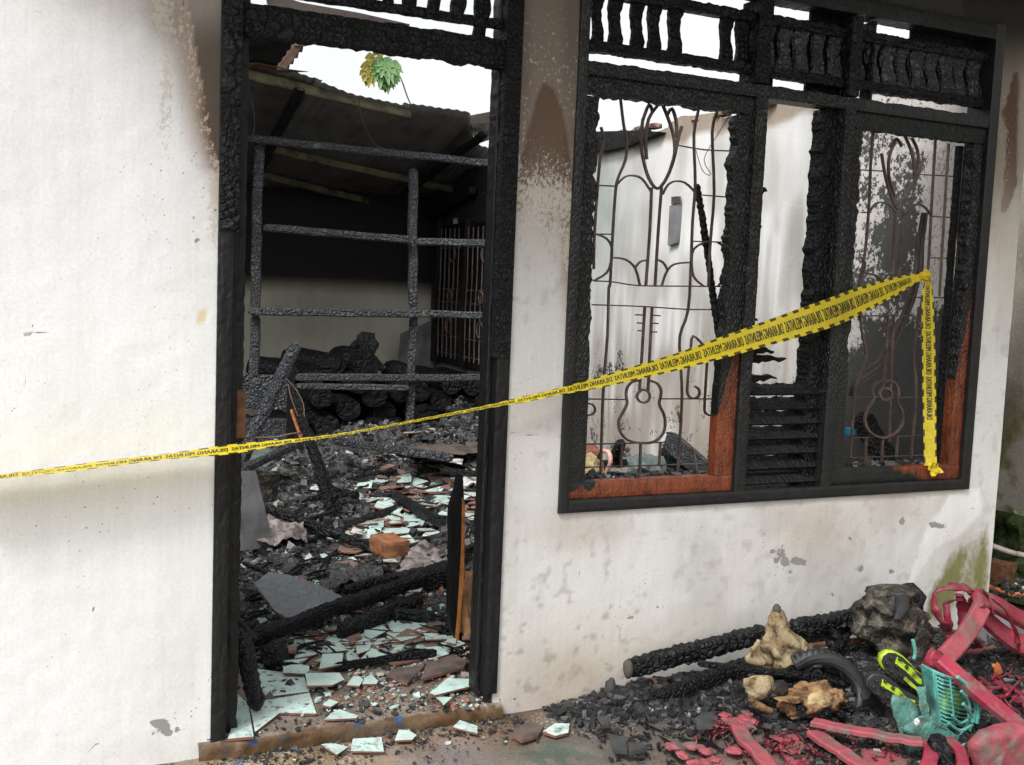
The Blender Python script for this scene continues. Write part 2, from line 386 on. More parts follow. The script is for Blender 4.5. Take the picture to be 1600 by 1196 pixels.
# ------------------------------------------------------------------ materials
M_plaster = mat_surface('weathered_plaster')
M_plaster_in = mat_surface('sooty_inner_plaster', cream=(0.60,0.58,0.55), peel=(0.026,0.027,0.028), moss=(0.3,0.2,0.13), mott=0.18)
M_ground = mat_surface('stained_concrete', cream=(0.5,0.46,0.38), peel=(0.055,0.05,0.042), moss=(0.10,0.18,0.14), mott=0.35, grain=0.4, bumpd=0.004, gloss=0.6)
M_neigh = mat_surface('mossy_render', cream=(0.42,0.40,0.34), peel=(0.05,0.05,0.04), moss=(0.03,0.045,0.012), mott=0.4, grain=0.3, bumpd=0.006)
M_masonry = mat_simple('masonry', (0.40,0.38,0.34), (0.25,0.23,0.21), 6, 0.9)
M_char = mat_char('alligator_char', 0.022, ashamt=0.35)
M_char_small = mat_char('fine_alligator_char', 0.011, ashamt=0.3, depth=0.005)
M_char_dull = mat_char('scorched_paint_wood', 0.03, (1,1,0.35), base=(0.0055,0.006,0.006), ash=(0.012,0.0132,0.0128), ashamt=0.5, rough=0.5, depth=0.0012, spec=0.35)
M_char_green = mat_char('blistered_green_black_paint', 0.012, (1,1,0.5), base=(0.010,0.014,0.012), ash=(0.03,0.05,0.04), ashamt=0.8, rough=0.5, depth=0.002)
M_char_ash = mat_char('ashen_char', 0.022, (1,1,1), base=(0.085,0.088,0.092), ash=(0.24,0.25,0.26), ashamt=0.9, rough=0.6, depth=0.014)
M_char_grey = mat_char('greyed_char', 0.018, (1,1,1), base=(0.055,0.058,0.065), ash=(0.22,0.235,0.26), ashamt=1.0, rough=0.4, depth=0.014, spec=0.5)
M_charcoal_log = mat_char('charred_log', 0.05, (1,1,1), base=(0.010,0.010,0.011), ash=(0.03,0.03,0.033), ashamt=0.5, rough=0.6, depth=0.006)
def mix_g(t, g): return mr(t, ma(t, 'ADD', g, ma(t, 'MULTIPLY', ma(t, 'SUBTRACT', noi(t, geo_pos(t, (.5,1,.5)), 9, 6, .7), .5), .9)), .35, .7)
def mat_casement():
    m, t, b = new_mat('casement_wood_half_burnt'); v = geo_pos(t)
    wd = attr(t, 'wood', 'Fac'); n = noi(t, v, 16, 5, 0.6)
    f = mr(t, ma(t, 'ADD', wd, ma(t, 'MULTIPLY', ma(t, 'SUBTRACT', n, 0.5), 0.35)), 0.46, 0.56)
    grain = noi(t, geo_pos(t, (1,1,0.15)), 90, 4, 0.6); grain2 = noi(t, geo_pos(t, (0.2,1,1)), 70, 4, 0.6)
    wood = mix(t, mix_g(t, grain), (0.19,0.048,0.017), (0.070,0.017,0.008))
    blis = mr(t, ma(t, 'MULTIPLY', noi(t, geo_pos(t, (1.6,1,0.5)), 60, 3), noi(t, v, 11, 2)), 0.30, 0.37)
    wood = mix(t, ma(t, 'MULTIPLY', blis, 0.8), wood, (0.05,0.014,0.008))
    ch = mix(t, mr(t, n, 0.4, 0.7), (0.0048,0.0054,0.0056), (0.011,0.0124,0.0124))
    put(t, b.inputs['Base Color'], mix(t, f, ch, wood)); put(t, b.inputs['Roughness'], mr(t, f, 0, 1, 0.45, 0.38))
    e = mr(t, vor(t, geo_pos(t, (1,1,0.6)), 75, 'DISTANCE_TO_EDGE'), 0, 0.25, 0, 1, True)
    high = mr(t, attr(t, 'allig', 'Fac'), 0, 1)
    h = ma(t, 'ADD', ma(t, 'MULTIPLY', ma(t, 'MULTIPLY', e, high), 1.0), ma(t, 'MULTIPLY', grain2, 0.06))
    bump(t, b, h, 1.0, 0.006); return m
M_case = mat_casement()
M_iron = mat_simple('burnt_brown_iron', (0.075,0.045,0.036), (0.035,0.025,0.022), 30, 0.55, 0.4, 0.001, 0.5, (0.16,0.12,0.11), 0.6)
M_iron_pale = mat_simple('scorched_pale_iron', (0.16,0.12,0.10), (0.07,0.045,0.04), 20, 0.5, 0.4, 0.001, 0.5)
def mat_tile():
    m, t, b = new_mat('mint_glazed_tile'); v = geo_pos(t)
    r = objrand(t)
    c = mix(t, r, (0.46,0.62,0.565), (0.58,0.72,0.675))
    soot = ma(t, 'MULTIPLY', mr(t, noi(t, v, 34, 8, 0.75), 0.50, 0.62), mr(t, noi(t, v, 4, 3), 0.36, 0.62, 0.2, 1.0))
    c = mix(t, soot, c, (0.05,0.05,0.048)); c = mix(t, mr(t, noi(t, v, 9, 6, 0.7), 0.45, 0.75, 0, 0.55), c, (0.20,0.22,0.19))
    put(t, b.inputs['Base Color'], c); put(t, b.inputs['Roughness'], mr(t, soot, 0, 1, 0.22, 0.7)); bump(t, b, noi(t, v, 120, 3), 0.15, 0.001); return m
M_tile = mat_tile()
M_terra = mat_simple('terracotta', (0.22,0.085,0.055), (0.13,0.06,0.045), 20, 0.8, 0.5, 0.002, 0.2, (0.08,0.06,0.05), 0.6)
M_terra_top = mat_simple('tile_underside', (0.26,0.16,0.12), (0.16,0.10,0.08), 20, 0.85, 0.5, 0.002, 0.2, (0.06,0.05,0.045), 0.7)
M_slate = mat_simple('sooty_brown_slab', (0.12,0.09,0.075), (0.07,0.055,0.05), 14, 0.7, 0.4, 0.002, 0.3, (0.03,0.03,0.03), 0.6)
def mat_ccol(name, rough=0.55):
    m, t, b = new_mat(name); v = coord(t)
    n = noi(t, v, 90, 4, 0.7); c = mix(t, 1.0, attr(t, 'ccol'), mix(t, n, (0.6,)*3, (1.35,)*3), 'MULTIPLY')
    put(t, b.inputs['Base Color'], c); b.inputs['Roughness'].default_value = rough; b.inputs['Specular IOR Level'].default_value = 0.5
    bump(t, b, n, 0.6, 0.004); return m
M_crumb = mat_ccol('charcoal_crumbs', 0.5)
def mat_ash():
    m, t, b = new_mat('ash_and_charcoal_bed'); v = geo_pos(t)
    n = noi(t, v, 6, 8, 0.7); n2 = noi(t, v, 40, 6, 0.7)
    c = mix(t, mr(t, n2, 0.4, 0.65), (0.016,0.016,0.017), (0.14,0.137,0.134)); c = mix(t, mr(t, n, 0.55, 0.7, 0, 0.7), c, (0.09,0.08,0.07))
    put(t, b.inputs['Base Color'], c); b.inputs['Roughness'].default_value = 0.8
    bump(t, b, ma(t, 'ADD', n2, ma(t, 'MULTIPLY', vor(t, v, 60), 0.7)), 1.0, 0.025); return m
M_ash = mat_ash()
M_tin = mat_simple('sooty_roof_sheet', (0.17,0.16,0.15), (0.09,0.085,0.08), 5, 0.6, 0.3, 0.004, 0.4, (0.14,0.12,0.10), 0.5)
M_purlin = mat_simple('mouldy_purlin', (0.17,0.155,0.085), (0.09,0.085,0.05), 9, 0.8, 0.4, 0.004, 0.3, (0.03,0.03,0.025), 0.8)
M_rust = mat_simple('rust', (0.17,0.075,0.035), (0.07,0.035,0.02), 25, 0.8, 0.5, 0.002)
M_orange_wood = mat_simple('split_raw_wood', (0.48,0.19,0.05), (0.30,0.10,0.03), 30, 0.6, 0.4, 0.002, 0.4, (0.05,0.02,0.01), 0.5)
M_tan_wood = mat_simple('tan_wood', (0.50,0.29,0.13), (0.36,0.19,0.08), 25, 0.65, 0.3, 0.002)
M_card = mat_simple('brown_cardboard', (0.30,0.16,0.08), (0.20,0.10,0.05), 14, 0.8, 0.3, 0.002, 0.2, (0.05,0.03,0.02), 0.7)
M_brick = mat_simple('orange_brick', (0.34,0.145,0.07), (0.20,0.085,0.045), 22, 0.85, 0.7, 0.004, 0.2, (0.10,0.05,0.03), 0.6)
M_greysheet = mat_simple('grey_fibre_sheet', (0.20,0.20,0.205), (0.12,0.12,0.125), 6, 0.7, 0.3, 0.003, 0.3, (0.06,0.06,0.06), 0.6)
M_redp = mat_simple('red_melted_plastic', (0.34,0.034,0.062), (0.20,0.020,0.040), 8, 0.5, 0.5, 0.005, 0.4, (0.17,0.10,0.09), 0.95, 40, dscale=15)
M_redp2 = mat_simple('dusty_red_plastic', (0.34,0.075,0.090), (0.20,0.05,0.06), 14, 0.6, 0.8, 0.006, 0.3, (0.15,0.115,0.10), 1.0, 45, dscale=13)
M_redstr = mat_simple('red_plastic_strands', (0.24,0.02,0.04), (0.12,0.014,0.028), 20, 0.5, 0.6, 0.004, 0.4, (0.15,0.08,0.07), 0.8, 40, dscale=14)
M_teal = mat_simple('teal_plastic', (0.10,0.38,0.33), (0.06,0.24,0.21), 15, 0.45, 0.5, 0.003, 0.5, (0.09,0.13,0.11), 0.8, dscale=13)
M_teal_d = mat_simple('dusty_teal_plastic', (0.10,0.30,0.25), (0.07,0.15,0.12), 22, 0.5, 1.0, 0.008, 0.4, (0.10,0.11,0.09), 0.9, 55, dscale=16)
M_lime = mat_simple('lime_shoe_plastic', (0.36,0.52,0.02), (0.26,0.38,0.02), 25, 0.45, 0.3, 0.002, 0.5, (0.05,0.055,0.02), 0.95, dscale=26)
M_black = mat_simple('black_rubber', (0.010,0.010,0.011), (0.02,0.02,0.021), 30, 0.55, 0.4, 0.002, 0.5)
M_tan = mat_simple('scorched_cream_cloth', (0.33,0.27,0.165), (0.17,0.12,0.06), 16, 0.85, 1.0, 0.012, 0.2, (0.07,0.042,0.024), 0.95, 38, dscale=19)
M_tan2 = mat_simple('browned_foam', (0.31,0.19,0.10), (0.15,0.075,0.035), 13, 0.85, 1.0, 0.010, 0.2, (0.05,0.025,0.014), 0.95, 50, dscale=22)
M_cream = mat_simple('cream_foam', (0.46,0.37,0.20), (0.34,0.25,0.12), 18, 0.85, 1.0, 0.008, 0.2, (0.14,0.08,0.04), 0.8, 45, dscale=20)
M_lump = mat_simple('burnt_sack', (0.022,0.019,0.014), (0.012,0.011,0.009), 18, 0.5, 1.0, 0.014, 0.5, (0.16,0.13,0.09), 0.75, 34, dscale=24)
M_white = mat_simple('sooty_white_cloth', (0.58,0.56,0.54), (0.4,0.38,0.37), 9, 0.8, 0.5, 0.004, 0.2, (0.15,0.14,0.14), 0.7)
M_pinkash = mat_simple('pinkish_ash_cloth', (0.30,0.26,0.245), (0.14,0.12,0.115), 16, 0.85, 1.0, 0.012, 0.2, (0.04,0.035,0.03), 0.95, 40, dscale=14)
M_pvc = mat_simple('white_pvc', (0.62,0.54,0.50), (0.5,0.42,0.38), 9, 0.45)
M_hose = mat_simple('orange_hose', (0.62,0.20,0.09), (0.5,0.15,0.06), 9, 0.5)
M_pink = mat_simple('pink_plastic', (0.62,0.35,0.30), (0.5,0.25,0.2), 9, 0.5)
M_blue = mat_simple('blue_cloth', (0.03,0.30,0.48), (0.02,0.18,0.3), 9, 0.6)
M_orangep = mat_simple('orange_plastic', (0.45,0.14,0.04), (0.3,0.09,0.03), 9, 0.5)
M_greencloth = mat_simple('grey_green_cloth', (0.12,0.15,0.14), (0.07,0.09,0.085), 14, 0.8, 0.6, 0.004)
M_mossy = mat_simple('wet_moss', (0.035,0.06,0.012), (0.012,0.02,0.006), 30, 0.8, 1.0, 0.01, 0.3, (0.10,0.13,0.04), 0.6, 50)
M_soil = mat_simple('dark_wet_soil', (0.03,0.022,0.015), (0.015,0.012,0.01), 12, 0.6, 1.0, 0.02)
M_wire = mat_simple('pinkish_wire', (0.30,0.17,0.15), (0.2,0.12,0.1), 20, 0.6)
M_stone = mat_simple('grey_stone_piece', (0.055,0.055,0.058), (0.03,0.03,0.032), 12, 0.75, 0.4, 0.003, 0.3, (0.04,0.04,0.04), 0.5)
M_cloth_br = mat_simple('smoked_curtain', (0.085,0.068,0.058), (0.05,0.04,0.036), 8, 0.85, 0.5, 0.004)
M_black_print = mat_simple('black_print', (0.030,0.030,0.012), (0.045,0.042,0.015), 20, 0.4, 0.0, 0.001)
# ================================================================== FRONT WALL
DX0, DX1 = 0.568, 1.535            # door frame, outer
WX0, WX1, WZ0, WZ1 = 1.745, 3.715, 0.705, 2.632
WXR, WTOP, WT = 3.897, 2.76, 0.13
def lin(a, b, step): n = max(1, int(round((b-a)/step))); return list(np.linspace(a, b, n+1)[:-1])
gx = lin(-4.2,-0.5,0.1)+lin(-0.5,DX0+.01,.009)+lin(DX0+.01,DX1-.01,.05)+lin(DX1-.01,WX0+.01,.009)+lin(WX0+.01,WX1-.01,.009)+lin(WX1-.01,WXR,.009)+[WXR]
gz = lin(0,WZ0+.008,.009)+lin(WZ0+.008,WZ1-.008,.009)+lin(WZ1-.008,WTOP,.009)+[WTOP]
DTOP = 2.56
GX, GZ = np.meshgrid(gx, gz); P = np.stack([GX, np.zeros_like(GX), GZ], -1)
cx = (GX[:-1,:-1]+GX[1:,1:])/2; cz = (GZ[:-1,:-1]+GZ[1:,1:])/2
keep = ~((cx > DX0+.01) & (cx < DX1-.01) & (cz < DTOP)) & ~((cx > WX0+.01) & (cx < WX1-.01) & (cz > WZ0+.008) & (cz < WZ1-.008))
Xf = P.reshape(-1,3)
P[:,:,1] -= ((vnoise(Xf*np.array([1,1,.6]), 5, 2)-.5)*.006+(vnoise(Xf, 22, 3)-.5)*.0016).reshape(P.shape[:2])
def sst(x, a, b): t = np.clip((x-a)/(b-a), 0, 1); return t*t*(3-2*t)
def paint_front(px, py, X):
    n = len(px); col = np.tile(np.array([.735,.74,.735]), (n,1)); msk = np.zeros((n,3)); crk = np.full(n, 1.0)
    n1 = vnoise(X, 3.1, 1); n2 = vnoise(X*np.array([1,1,.5]), 11, 4); n3 = vnoise(X, 40, 5)
    wob = (n2-.5)*26+(n3-.5)*12
    R = msk[:,0]; G = msk[:,1]; B = msk[:,2]
    # right-hand part is greyer than the left, with blotches
    col = lerpc(col, (.62,.615,.60), sst(px, 450, 830))
    col = lerpc(col, (.58,.56,.52), sst(n1, .5, .8)*sst(px, 760, 860)*.6)
    # soot left of the door
    E1 = np.interp(py, [0,100,200,300,370,420], [205,243,275,318,346,352])+wob*.8
    E2 = np.interp(py, [0,80,130,200,262,275], [292,306,318,331,346,360])+wob*.22
    lf = (px < 352)
    col = lerpc(col, (.62,.615,.60), sst(px, 180, 345)*lf*sst(py, 800, 300)*.5)
    f1 = sst((px-E1)/(np.maximum(E2-E1, 14)), 0, 1)*lf
    col = lerpc(col, (.26,.18,.12), f1*.9)
    near = np.exp(-((px-E2)/13)**2)*sst(py, 110, 190)*lf*(py < 300); col = lerpc(col, (.085,.035,.018), near*.95)
    f2 = (px > E2)*lf*(py < 275); col = lerpc(col, (.10,.078,.062), f2*.95)
    topd = gauss(px, py, 262, 10, 34, 50)*lf; col = lerpc(col, (.20,.12,.07), topd*.8)
    R += f1*(1-f2)*.55*(px < 352)+gauss(px, py, 258, 150, 14, 110)*.75+gauss(px, py, 336, 330, 20, 60)*.9+gauss(px, py, 245, 20, 20, 40)*.6
    # top-left smoke veil
    col = lerpc(col, (.42,.38,.34), np.exp(-(py/45)**2)*sst(px, -40, 200)*.55*lf)
    # grime, low left
    col = lerpc(col, (.62,.60,.56), gauss(px, py, 270, 1010, 70, 140)*.4+gauss(px, py, 215, 1180, 110, 30)*.5)
    # pillar between door and window
    pl = (px > 765)*(px < 912)
    fade = 1-sst(py+wob*1.5, 170, 520)
    col = lerpc(col, (.19,.152,.122), pl*np.clip(fade*1.05, 0, 1)*(py < 640))
    R += pl*.36*sst(py, -40, 60)*(1-sst(py, 330, 600)*.8)
    R += pl*gauss(px, py, 850, 330, 60, 120)*.3
    lobe = [(851,128),(866,140),(879,172),(887,215),(892,262),(897,330),(899,420),(884,430),(874,330),(868,330),(856,360),(840,330),(826,300),(812,330),(806,300),(812,255),(824,205),(836,160)]
    s = sdf(px+wob*.25, py, lobe); inn = sst(s, -1.5, 2.5)*pl
    col = lerpc(col, (.105,.062,.036), inn*.95*(1-sst(py, 330, 470)*.8)); R[:] = np.where(pl*(s > 0) > 0, .12+.75*sst(py, 180, 330), R)
    col = lerpc(col, (.07,.032,.016), np.exp(-((s-4)/5)**2)*pl*sst(py, 180, 260)*(1-sst(py, 380, 470))*.8)
    col = lerpc(col, (.11,.08,.06), pl*gauss(px, py, 892, 60, 14, 150)*.6+pl*gauss(px, py, 822, 70, 10, 130)*.5)
    col = lerpc(col, (.30,.20,.13), pl*gauss(px, py, 886, 420, 12, 70)*.8)
    col = lerpc(col, (.40,.32,.24), gauss(px, py, 870, 1085, 130, 80)*.7)
    col = lerpc(col, (.36,.27,.20), gauss(px, py, 905, 1052, 40, 26)*.55)
    R += gauss(px, py, 858, 1065, 22, 50)*.45+gauss(px, py, 880, 1010, 120, 60)*.18+pl*gauss(px, py, 800, 700, 60, 200)*.2
    gm = sst(vnoise(X*np.array([1,1,.6]), 7, 61)+.5*vnoise(X*np.array([1,1,.8]), 19, 62), .72, 1.05)*sst(px, 740, 800)*(py > 300); col = lerpc(col, (.44,.425,.40), gm*.42)
    gm2 = sst(vnoise(X, 30, 63)+.5*vnoise(X, 70, 64), .95, 1.2)*sst(px, 740, 800)*(py > 300)*(.4+.6*sst(py, 760, 1050)*(px < 1000)+.3*gauss(px, py, 830, 500, 60, 260)); col = lerpc(col, (.24,.21,.18), gm2*.6)
    col = lerpc(col, (.52,.505,.48), gauss(px, py, 830, 620, 75, 260)*.45)
    drips = sst(vnoise(X*np.array([1,1,.05]), 34, 65), .62, .85)*sst(py, 780, 830)*(1-sst(py, 860, 1010))*(px > 880)*(px < 1510); col = lerpc(col, (.50,.46,.41), drips*.35)
    # under the window
    uw = (py > 750)
    col = lerpc(col, (.42,.35,.28), uw*gauss(px, py, 905, 830, 70, 35)*.5+uw*gauss(px, py, 1275, 830, 75, 55)*.62)
    col = lerpc(col, (.38,.36,.34), gauss(px, py, 1285, 900, 60, 55)*.5+gauss(px, py, 1230, 975, 60, 45, -30)*.35)
    col = lerpc(col, (.48,.40,.33), uw*gauss(px, py, 1400, 790, 60, 40)*.35)
    col = lerpc(col, (.52,.46,.38), gauss(px, py, 1010, 1010, 130, 35, -15)*.5)
    pale = sdf(px+wob*.5, py+wob*.5, [(1480,770),(1530,760),(1535,800),(1500,840),(1450,870),(1400,950),(1380,1000),(1420,880),(1450,820)]); col = lerpc(col, (.78,.775,.75), sst(pale, -2, 5)*.8)
    # moss and algae at the corner
    B += gauss(px, py, 1490, 890, 22, 60, 20)*.75+gauss(px, py, 1530, 900, 22, 70, 5)*.75+gauss(px, py, 1465, 940, 22, 40, 25)*.6+gauss(px, py, 1540, 835, 8, 60, 3)*.3+gauss(px,py,1500,960,60,40)*.3
    R += gauss(px, py, 1508, 905, 30, 50)*.6+gauss(px, py, 1540, 925, 12, 40)*.7
    col = lerpc(col, (.42,.41,.36), gauss(px, py, 1500, 900, 55, 80)*.5)
    # right pier
    pr = (px > 1505)*(py < 800); fr = (1-sst(py+wob*2, 250, 420))*pr
    col = lerpc(col, (.20,.165,.12), fr*.9)
    bp = sdf(px+wob*.32, py+wob*1.1, [(1583,115),(1592,118),(1592,300),(1578,330),(1562,330),(1566,250),(1572,200),(1565,180),(1578,150)]); col = lerpc(col, (.085,.045,.024), sst(bp, -1, 2)*(px > 1550)*.92)
    R += pr*gauss(px, py, 1570, 230, 22, 110)*.4
    col = lerpc(col, (.34,.30,.24), pr*gauss(px, py, 1598, 220, 6, 160)*.9)
    col = lerpc(col, (.48,.42,.34), pr*gauss(px, py, 1570, 380, 30, 90)*.6)
    # black smoke over the window
    ov = (py < 150)*(px > 905)*((X[:,2] > 2.6) | (px > 1560)); msk[:,0] *= (1-ov); col = lerpc(col, (.012,.010,.008), ov*np.clip(1-sst(py, 40, 150)*(px > 1560), 0, 1)*.95)
    # peeled spots
    for x, y, rx, ry, k in [(254,1134,12,11,1.1),(242,1130,8,4,1),(264,1146,8,5,1),(279,1140,5,4,1),(240,1146,3,3,1),(308,376,5,5,1),(303,340,3,3,1),(316,309,3,3,1),(336,328,3,4,1),(318,295,2,2,.9),
        (1222,864,9,13,.8),(1206,862,5,4,.95),(1212,876,4,4,.95),(1228,880,8,6,.95),(1243,876,5,5,1.0),(1252,879,7,5,1.2),(1236,894,4,3,.9),(1344,889,8,6,.9),(1410,815,5,7,.9),(1458,820,8,5,1.1),(1472,823,8,4,1.0),(1328,842,4,4,.9),(1392,893,5,4,.9),
        (1028,949,4,3,.9),(1037,948,4,3,.9),(982,966,4,3,.9),(990,964,5,3,.9),(965,978,3,3,.8),(947,1038,3,3,.8),(54,823,4,3,.9),(146,953,4,4,1),(193,907,3,2,.9),(18,285,3,2,.9),(186,298,5,3,.7),(120,845,3,3,.6),(1520,795,4,3,.7),(1500,690,4,3,.5),
        (1020,865,3,3,.6),(1120,960,3,3,.6),(1180,900,4,4,.5),(1300,930,4,4,.6),(1420,905,4,3,.7),(1380,985,4,5,.6),(1440,865,4,4,.6)]:
        G += gauss(px, py, x+wob*.1, y, rx*1.15, ry*1.15, 0, 1.3)*k*.80
    G += gauss(px, py, 1340, 800, 40, 20)*.28+gauss(px, py, 1270, 930, 60, 50)*.18
    col = lerpc(col, (.62,.47,.18), sst(sdf(px, py, [(310,486),(326,480),(322,500),(312,508),(306,505)])+wob*.1, -2, 3)*.7)
    D = lambda pts, w=1.0: pdist(px+wob*.10, py+wob*.10, pts)/450*w
    for pts, k in [([(287,0),(290,50),(288,90),(286,140),(284,260)],.7),([(20,522),(45,525),(60,490),(75,465),(100,430),(135,415),(160,360)],1.2),([(0,520),(20,522),(105,518)],.9),([(135,415),(200,403),(225,412)],1.8),
        ([(783,674),(825,680),(880,682)],1.0),([(0,8),(60,18),(110,22),(150,8)],1.6),([(150,1160),(180,1178),(210,1196)],1.0),([(150,1160),(120,1196)],1.2),([(1567,46),(1600,50)],.8),([(1567,86),(1596,108)],1.0),
        ([(37,470),(36,540),(40,600)],1.3),([(906,892),(907,925)],1.0),([(1530,760),(1548,800),(1545,850)],1.3),([(280,520),(316,553)],1.1),([(30,1144),(110,1150)],2.2),([(47,410),(48,600),(47,980)],3.2),([(210,45),(212,130)],2.0),([(168,70),(168,82)],1.2)]:
        crk = np.minimum(crk, D(pts, k))
    return np.clip(col, 0.01, .9), np.clip(msk, 0, 1.4), crk
fw = thing('front_wall', 'soot-stained white plastered front wall holding the doorway and the window', 'wall', (1.6, 0, 0))
surf_grid('plaster', P, keep, M_plaster, None, paint_front, fw, tuple(fw.location))
mb = MB()
for a, b in [((-4.2,.003,0),(DX0+.012,WT,WTOP)),((DX0+.012,.003,DTOP),(DX1-.012,WT,WTOP)),((DX1-.012,.003,0),(WX0+.012,WT,WTOP)),
             ((WX0+.012,.003,0),(WX1-.012,WT,WZ0+.01)),((WX0+.012,.003,WZ1-.01),(WX1-.012,WT,WTOP)),((WX1-.012,.003,0),(WXR-.003,WT,WTOP))]: mb.box(a, b)
mb.obj('masonry', [M_masonry], fw)
# ================================================================== SIDE, BACK AND INNER WALLS
SX = 3.80
def pt_side(px, py, X):
    n = len(px); col = np.tile(np.array([.70,.70,.685]), (n,1)); msk = np.zeros((n,3)); crk = np.full(n, 1.0)
    n1 = vnoise(X, 2.2, 11); n2 = vnoise(X*np.array([1,1,.45]), 8, 12); Z = X[:,2]; Y = X[:,1]
    col = lerpc(col, (.47,.455,.43), sst(n2+n1*.5, .55, .95)*.8)
    low = 1-sst(Z, .6, 2.1); drp = vnoise(X*np.array([1,9,.7]), 3, 17); col = lerpc(col, (.30,.27,.24), low*sst(drp+n2*.6, .5, 1.0)*.9); col = lerpc(col, (.30,.285,.26), gauss(px, py, 1270, 430, 45, 190)*sst(n2, .25, .6)*.9); col = lerpc(col, (.36,.35,.33), (px > 1180)*(px < 1310)*sst(vnoise(X*np.array([1,1,.3]), 16, 19), .45, .75)*sst(py, 200, 420)*.6); n4 = vnoise(X*np.array([1,1,.6]), 18, 14); msk[:,1] += .27*low*sst(n4, .4, .75)+.12; msk[:,2] += .30*low; msk[:,0] += .2
    col = lerpc(col, (.36,.32,.28), sst(n1, .4, .75)*low*.8)
    col = lerpc(col, (.30,.34,.33), gauss(px, py, 945, 330, 35, 130)*.8)
    col = lerpc(col, (.55,.40,.28), gauss(px, py, 1265, 540, 50, 60)*.4+gauss(px, py, 1095, 660, 50, 60)*.2)
    msk[:,1] += gauss(px, py, 1275, 600, 26, 30)*.5+gauss(px, py, 1210, 610, 30, 12)*.3+low*sst(n2, .62, .9)*.25
    msk[:,1] += gauss(px, py, 945, 585, 30, 16)*.3
    # top course, brown, ragged
    cr = sst(Z+(n2-.5)*.09, 2.40, 2.45); col = lerpc(col, (.27,.20,.14), cr*.85); crk = np.minimum(crk, np.abs(Z-2.375)*.5+.0004)
    # the front end of the wall is black with patches of plaster left
    fr = sst(1.10-Y, 0, .22)
    col = lerpc(col, (.40,.36,.32), fr*.8)
    msk[:,1] += fr*(.14+.5*(n1-.45)+.6*(vnoise(X, 9, 15)-.5)); msk[:,0] += fr*.65
    msk[:,1] += gauss(px, py, 1440, 610, 110, 140)*.95+gauss(px, py, 1395, 350, 26, 60)*.35+gauss(px,py,1370,690,80,80)*1.0
    br = gauss(px, py, 1466, 330, 22, 190, 6); col = lerpc(col, (.26,.14,.09), br*.8); msk[:,1] -= br*.5
    # under the tin roof everything is sooted
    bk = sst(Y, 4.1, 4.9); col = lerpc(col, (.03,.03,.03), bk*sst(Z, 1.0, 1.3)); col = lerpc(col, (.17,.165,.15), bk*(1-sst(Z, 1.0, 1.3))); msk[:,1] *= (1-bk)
    return np.clip(col, .01, .9), np.clip(msk, 0, 1.4), crk
gy = lin(WT+.003, 7.2, .02)+[7.2]; gzz = lin(0, 2.53, .02)+[2.53]
GY, GZ = np.meshgrid(gy, gzz); P = np.stack([np.full_like(GY, SX), GY, GZ], -1)
P[-1,:,2] += (vnoise(P[-1], 6, 3)-.5)*.10
P[:,:,0] -= ((vnoise(P.reshape(-1,3), 5, 2)-.5)*.012).reshape(P.shape[:2])
cy_ = (GY[:-1,:-1]+GY[1:,1:])/2; cz_ = (GZ[:-1,:-1]+GZ[1:,1:])/2
kp = np.ones(cy_.shape, bool)
slots = []
for (x, y) in [(711,345),(768,329),(765,371)]:
    p = atx(x, y, SX); slots.append(p); kp &= ~((abs(cy_-p.y) < .06) & (abs(cz_-p.z) < .026))
sw = thing('side_wall', 'fire-blackened and peeling side wall seen inside through the window', 'wall', (SX, 3.4, 0))
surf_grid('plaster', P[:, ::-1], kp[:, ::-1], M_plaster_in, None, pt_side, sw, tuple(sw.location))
mb = MB(); ys = sorted([(p.y-.06, p.y+.06, p.z) for p in slots])
mb.box((SX+.008,WT+.003,0),(SX+.096,ys[0][0],2.51)); prev = ys[0]
# masonry behind the skin, broken by three small vent holes
edges = [e for q in ys for e in (q[0], q[1])]
segs = []; cur = ys[0][0]
Ys = sorted(set([ys[0][0], 7.2]+edges))
for a, b in zip(Ys[:-1], Ys[1:]):
    hz = sorted([q[2] for q in ys if q[0] <= (a+b)/2 <= q[1]]); z = 0
    for h in hz: mb.box((SX+.008,a,z),(SX+.096,b,h-.026)); z = h+.026
    mb.box((SX+.008,a,z),(SX+.096,b,2.51))
mb.obj('masonry', [M_masonry], sw)
# fuse box / lamp plate on the side wall
q = [atx(x, y, SX-.03) for x, y in [(1046,322),(1060,318),(1056,380),(1043,384)]]
o = MB().slab(q, .03, n=(-1,0,0)).obj('wall_lamp_plate', [M_greysheet]); tag(o, 'narrow grey lamp holder plate fixed high on the side wall behind the guitar grille', 'lamp plate')
q = [atx(x, y, SX-.03) for x, y in [(1050,308),(1061,307),(1061,318),(1050,320)]]
MB().slab([p+Vector((-.006,0,0)) for p in q], .02, n=(-1,0,0)).obj('cap', [M_cloth_br], o)
def pt_back(px, py, X):
    n = len(px); Z = X[:,2]; col = np.tile(np.array([.56,.545,.46]), (n,1)); n1 = vnoise(X, 1.6, 21)
    col = lerpc(col, (.40,.37,.30), sst(n1, .45, .8)*.7)
    lim = 1.42+(n1-.5)*.10
    col = lerpc(col, (.10,.075,.05), sst(Z, lim-.15, lim+.02)*.9); col = lerpc(col, (.013,.012,.012), sst(Z, lim-.02, lim+.06))
    return col, np.zeros((n,3)), np.full(n, 1.0)
BY = 6.75
gxx = lin(-1.5, SX, .04)+[SX]; gz2 = lin(0, 3.0, .04)+[3.0]
GX2, GZ2 = np.meshgrid(gxx, gz2); P = np.stack([GX2, np.full_like(GX2, BY), GZ2], -1)
bw = thing('back_wall', 'back wall smoked black above a pale unburnt lower band', 'wall', (1.2, BY, 0))
surf_grid('plaster', P, np.ones((len(gz2)-1, len(gxx)-1), bool), M_plaster_in, None, pt_back, bw, tuple(bw.location))
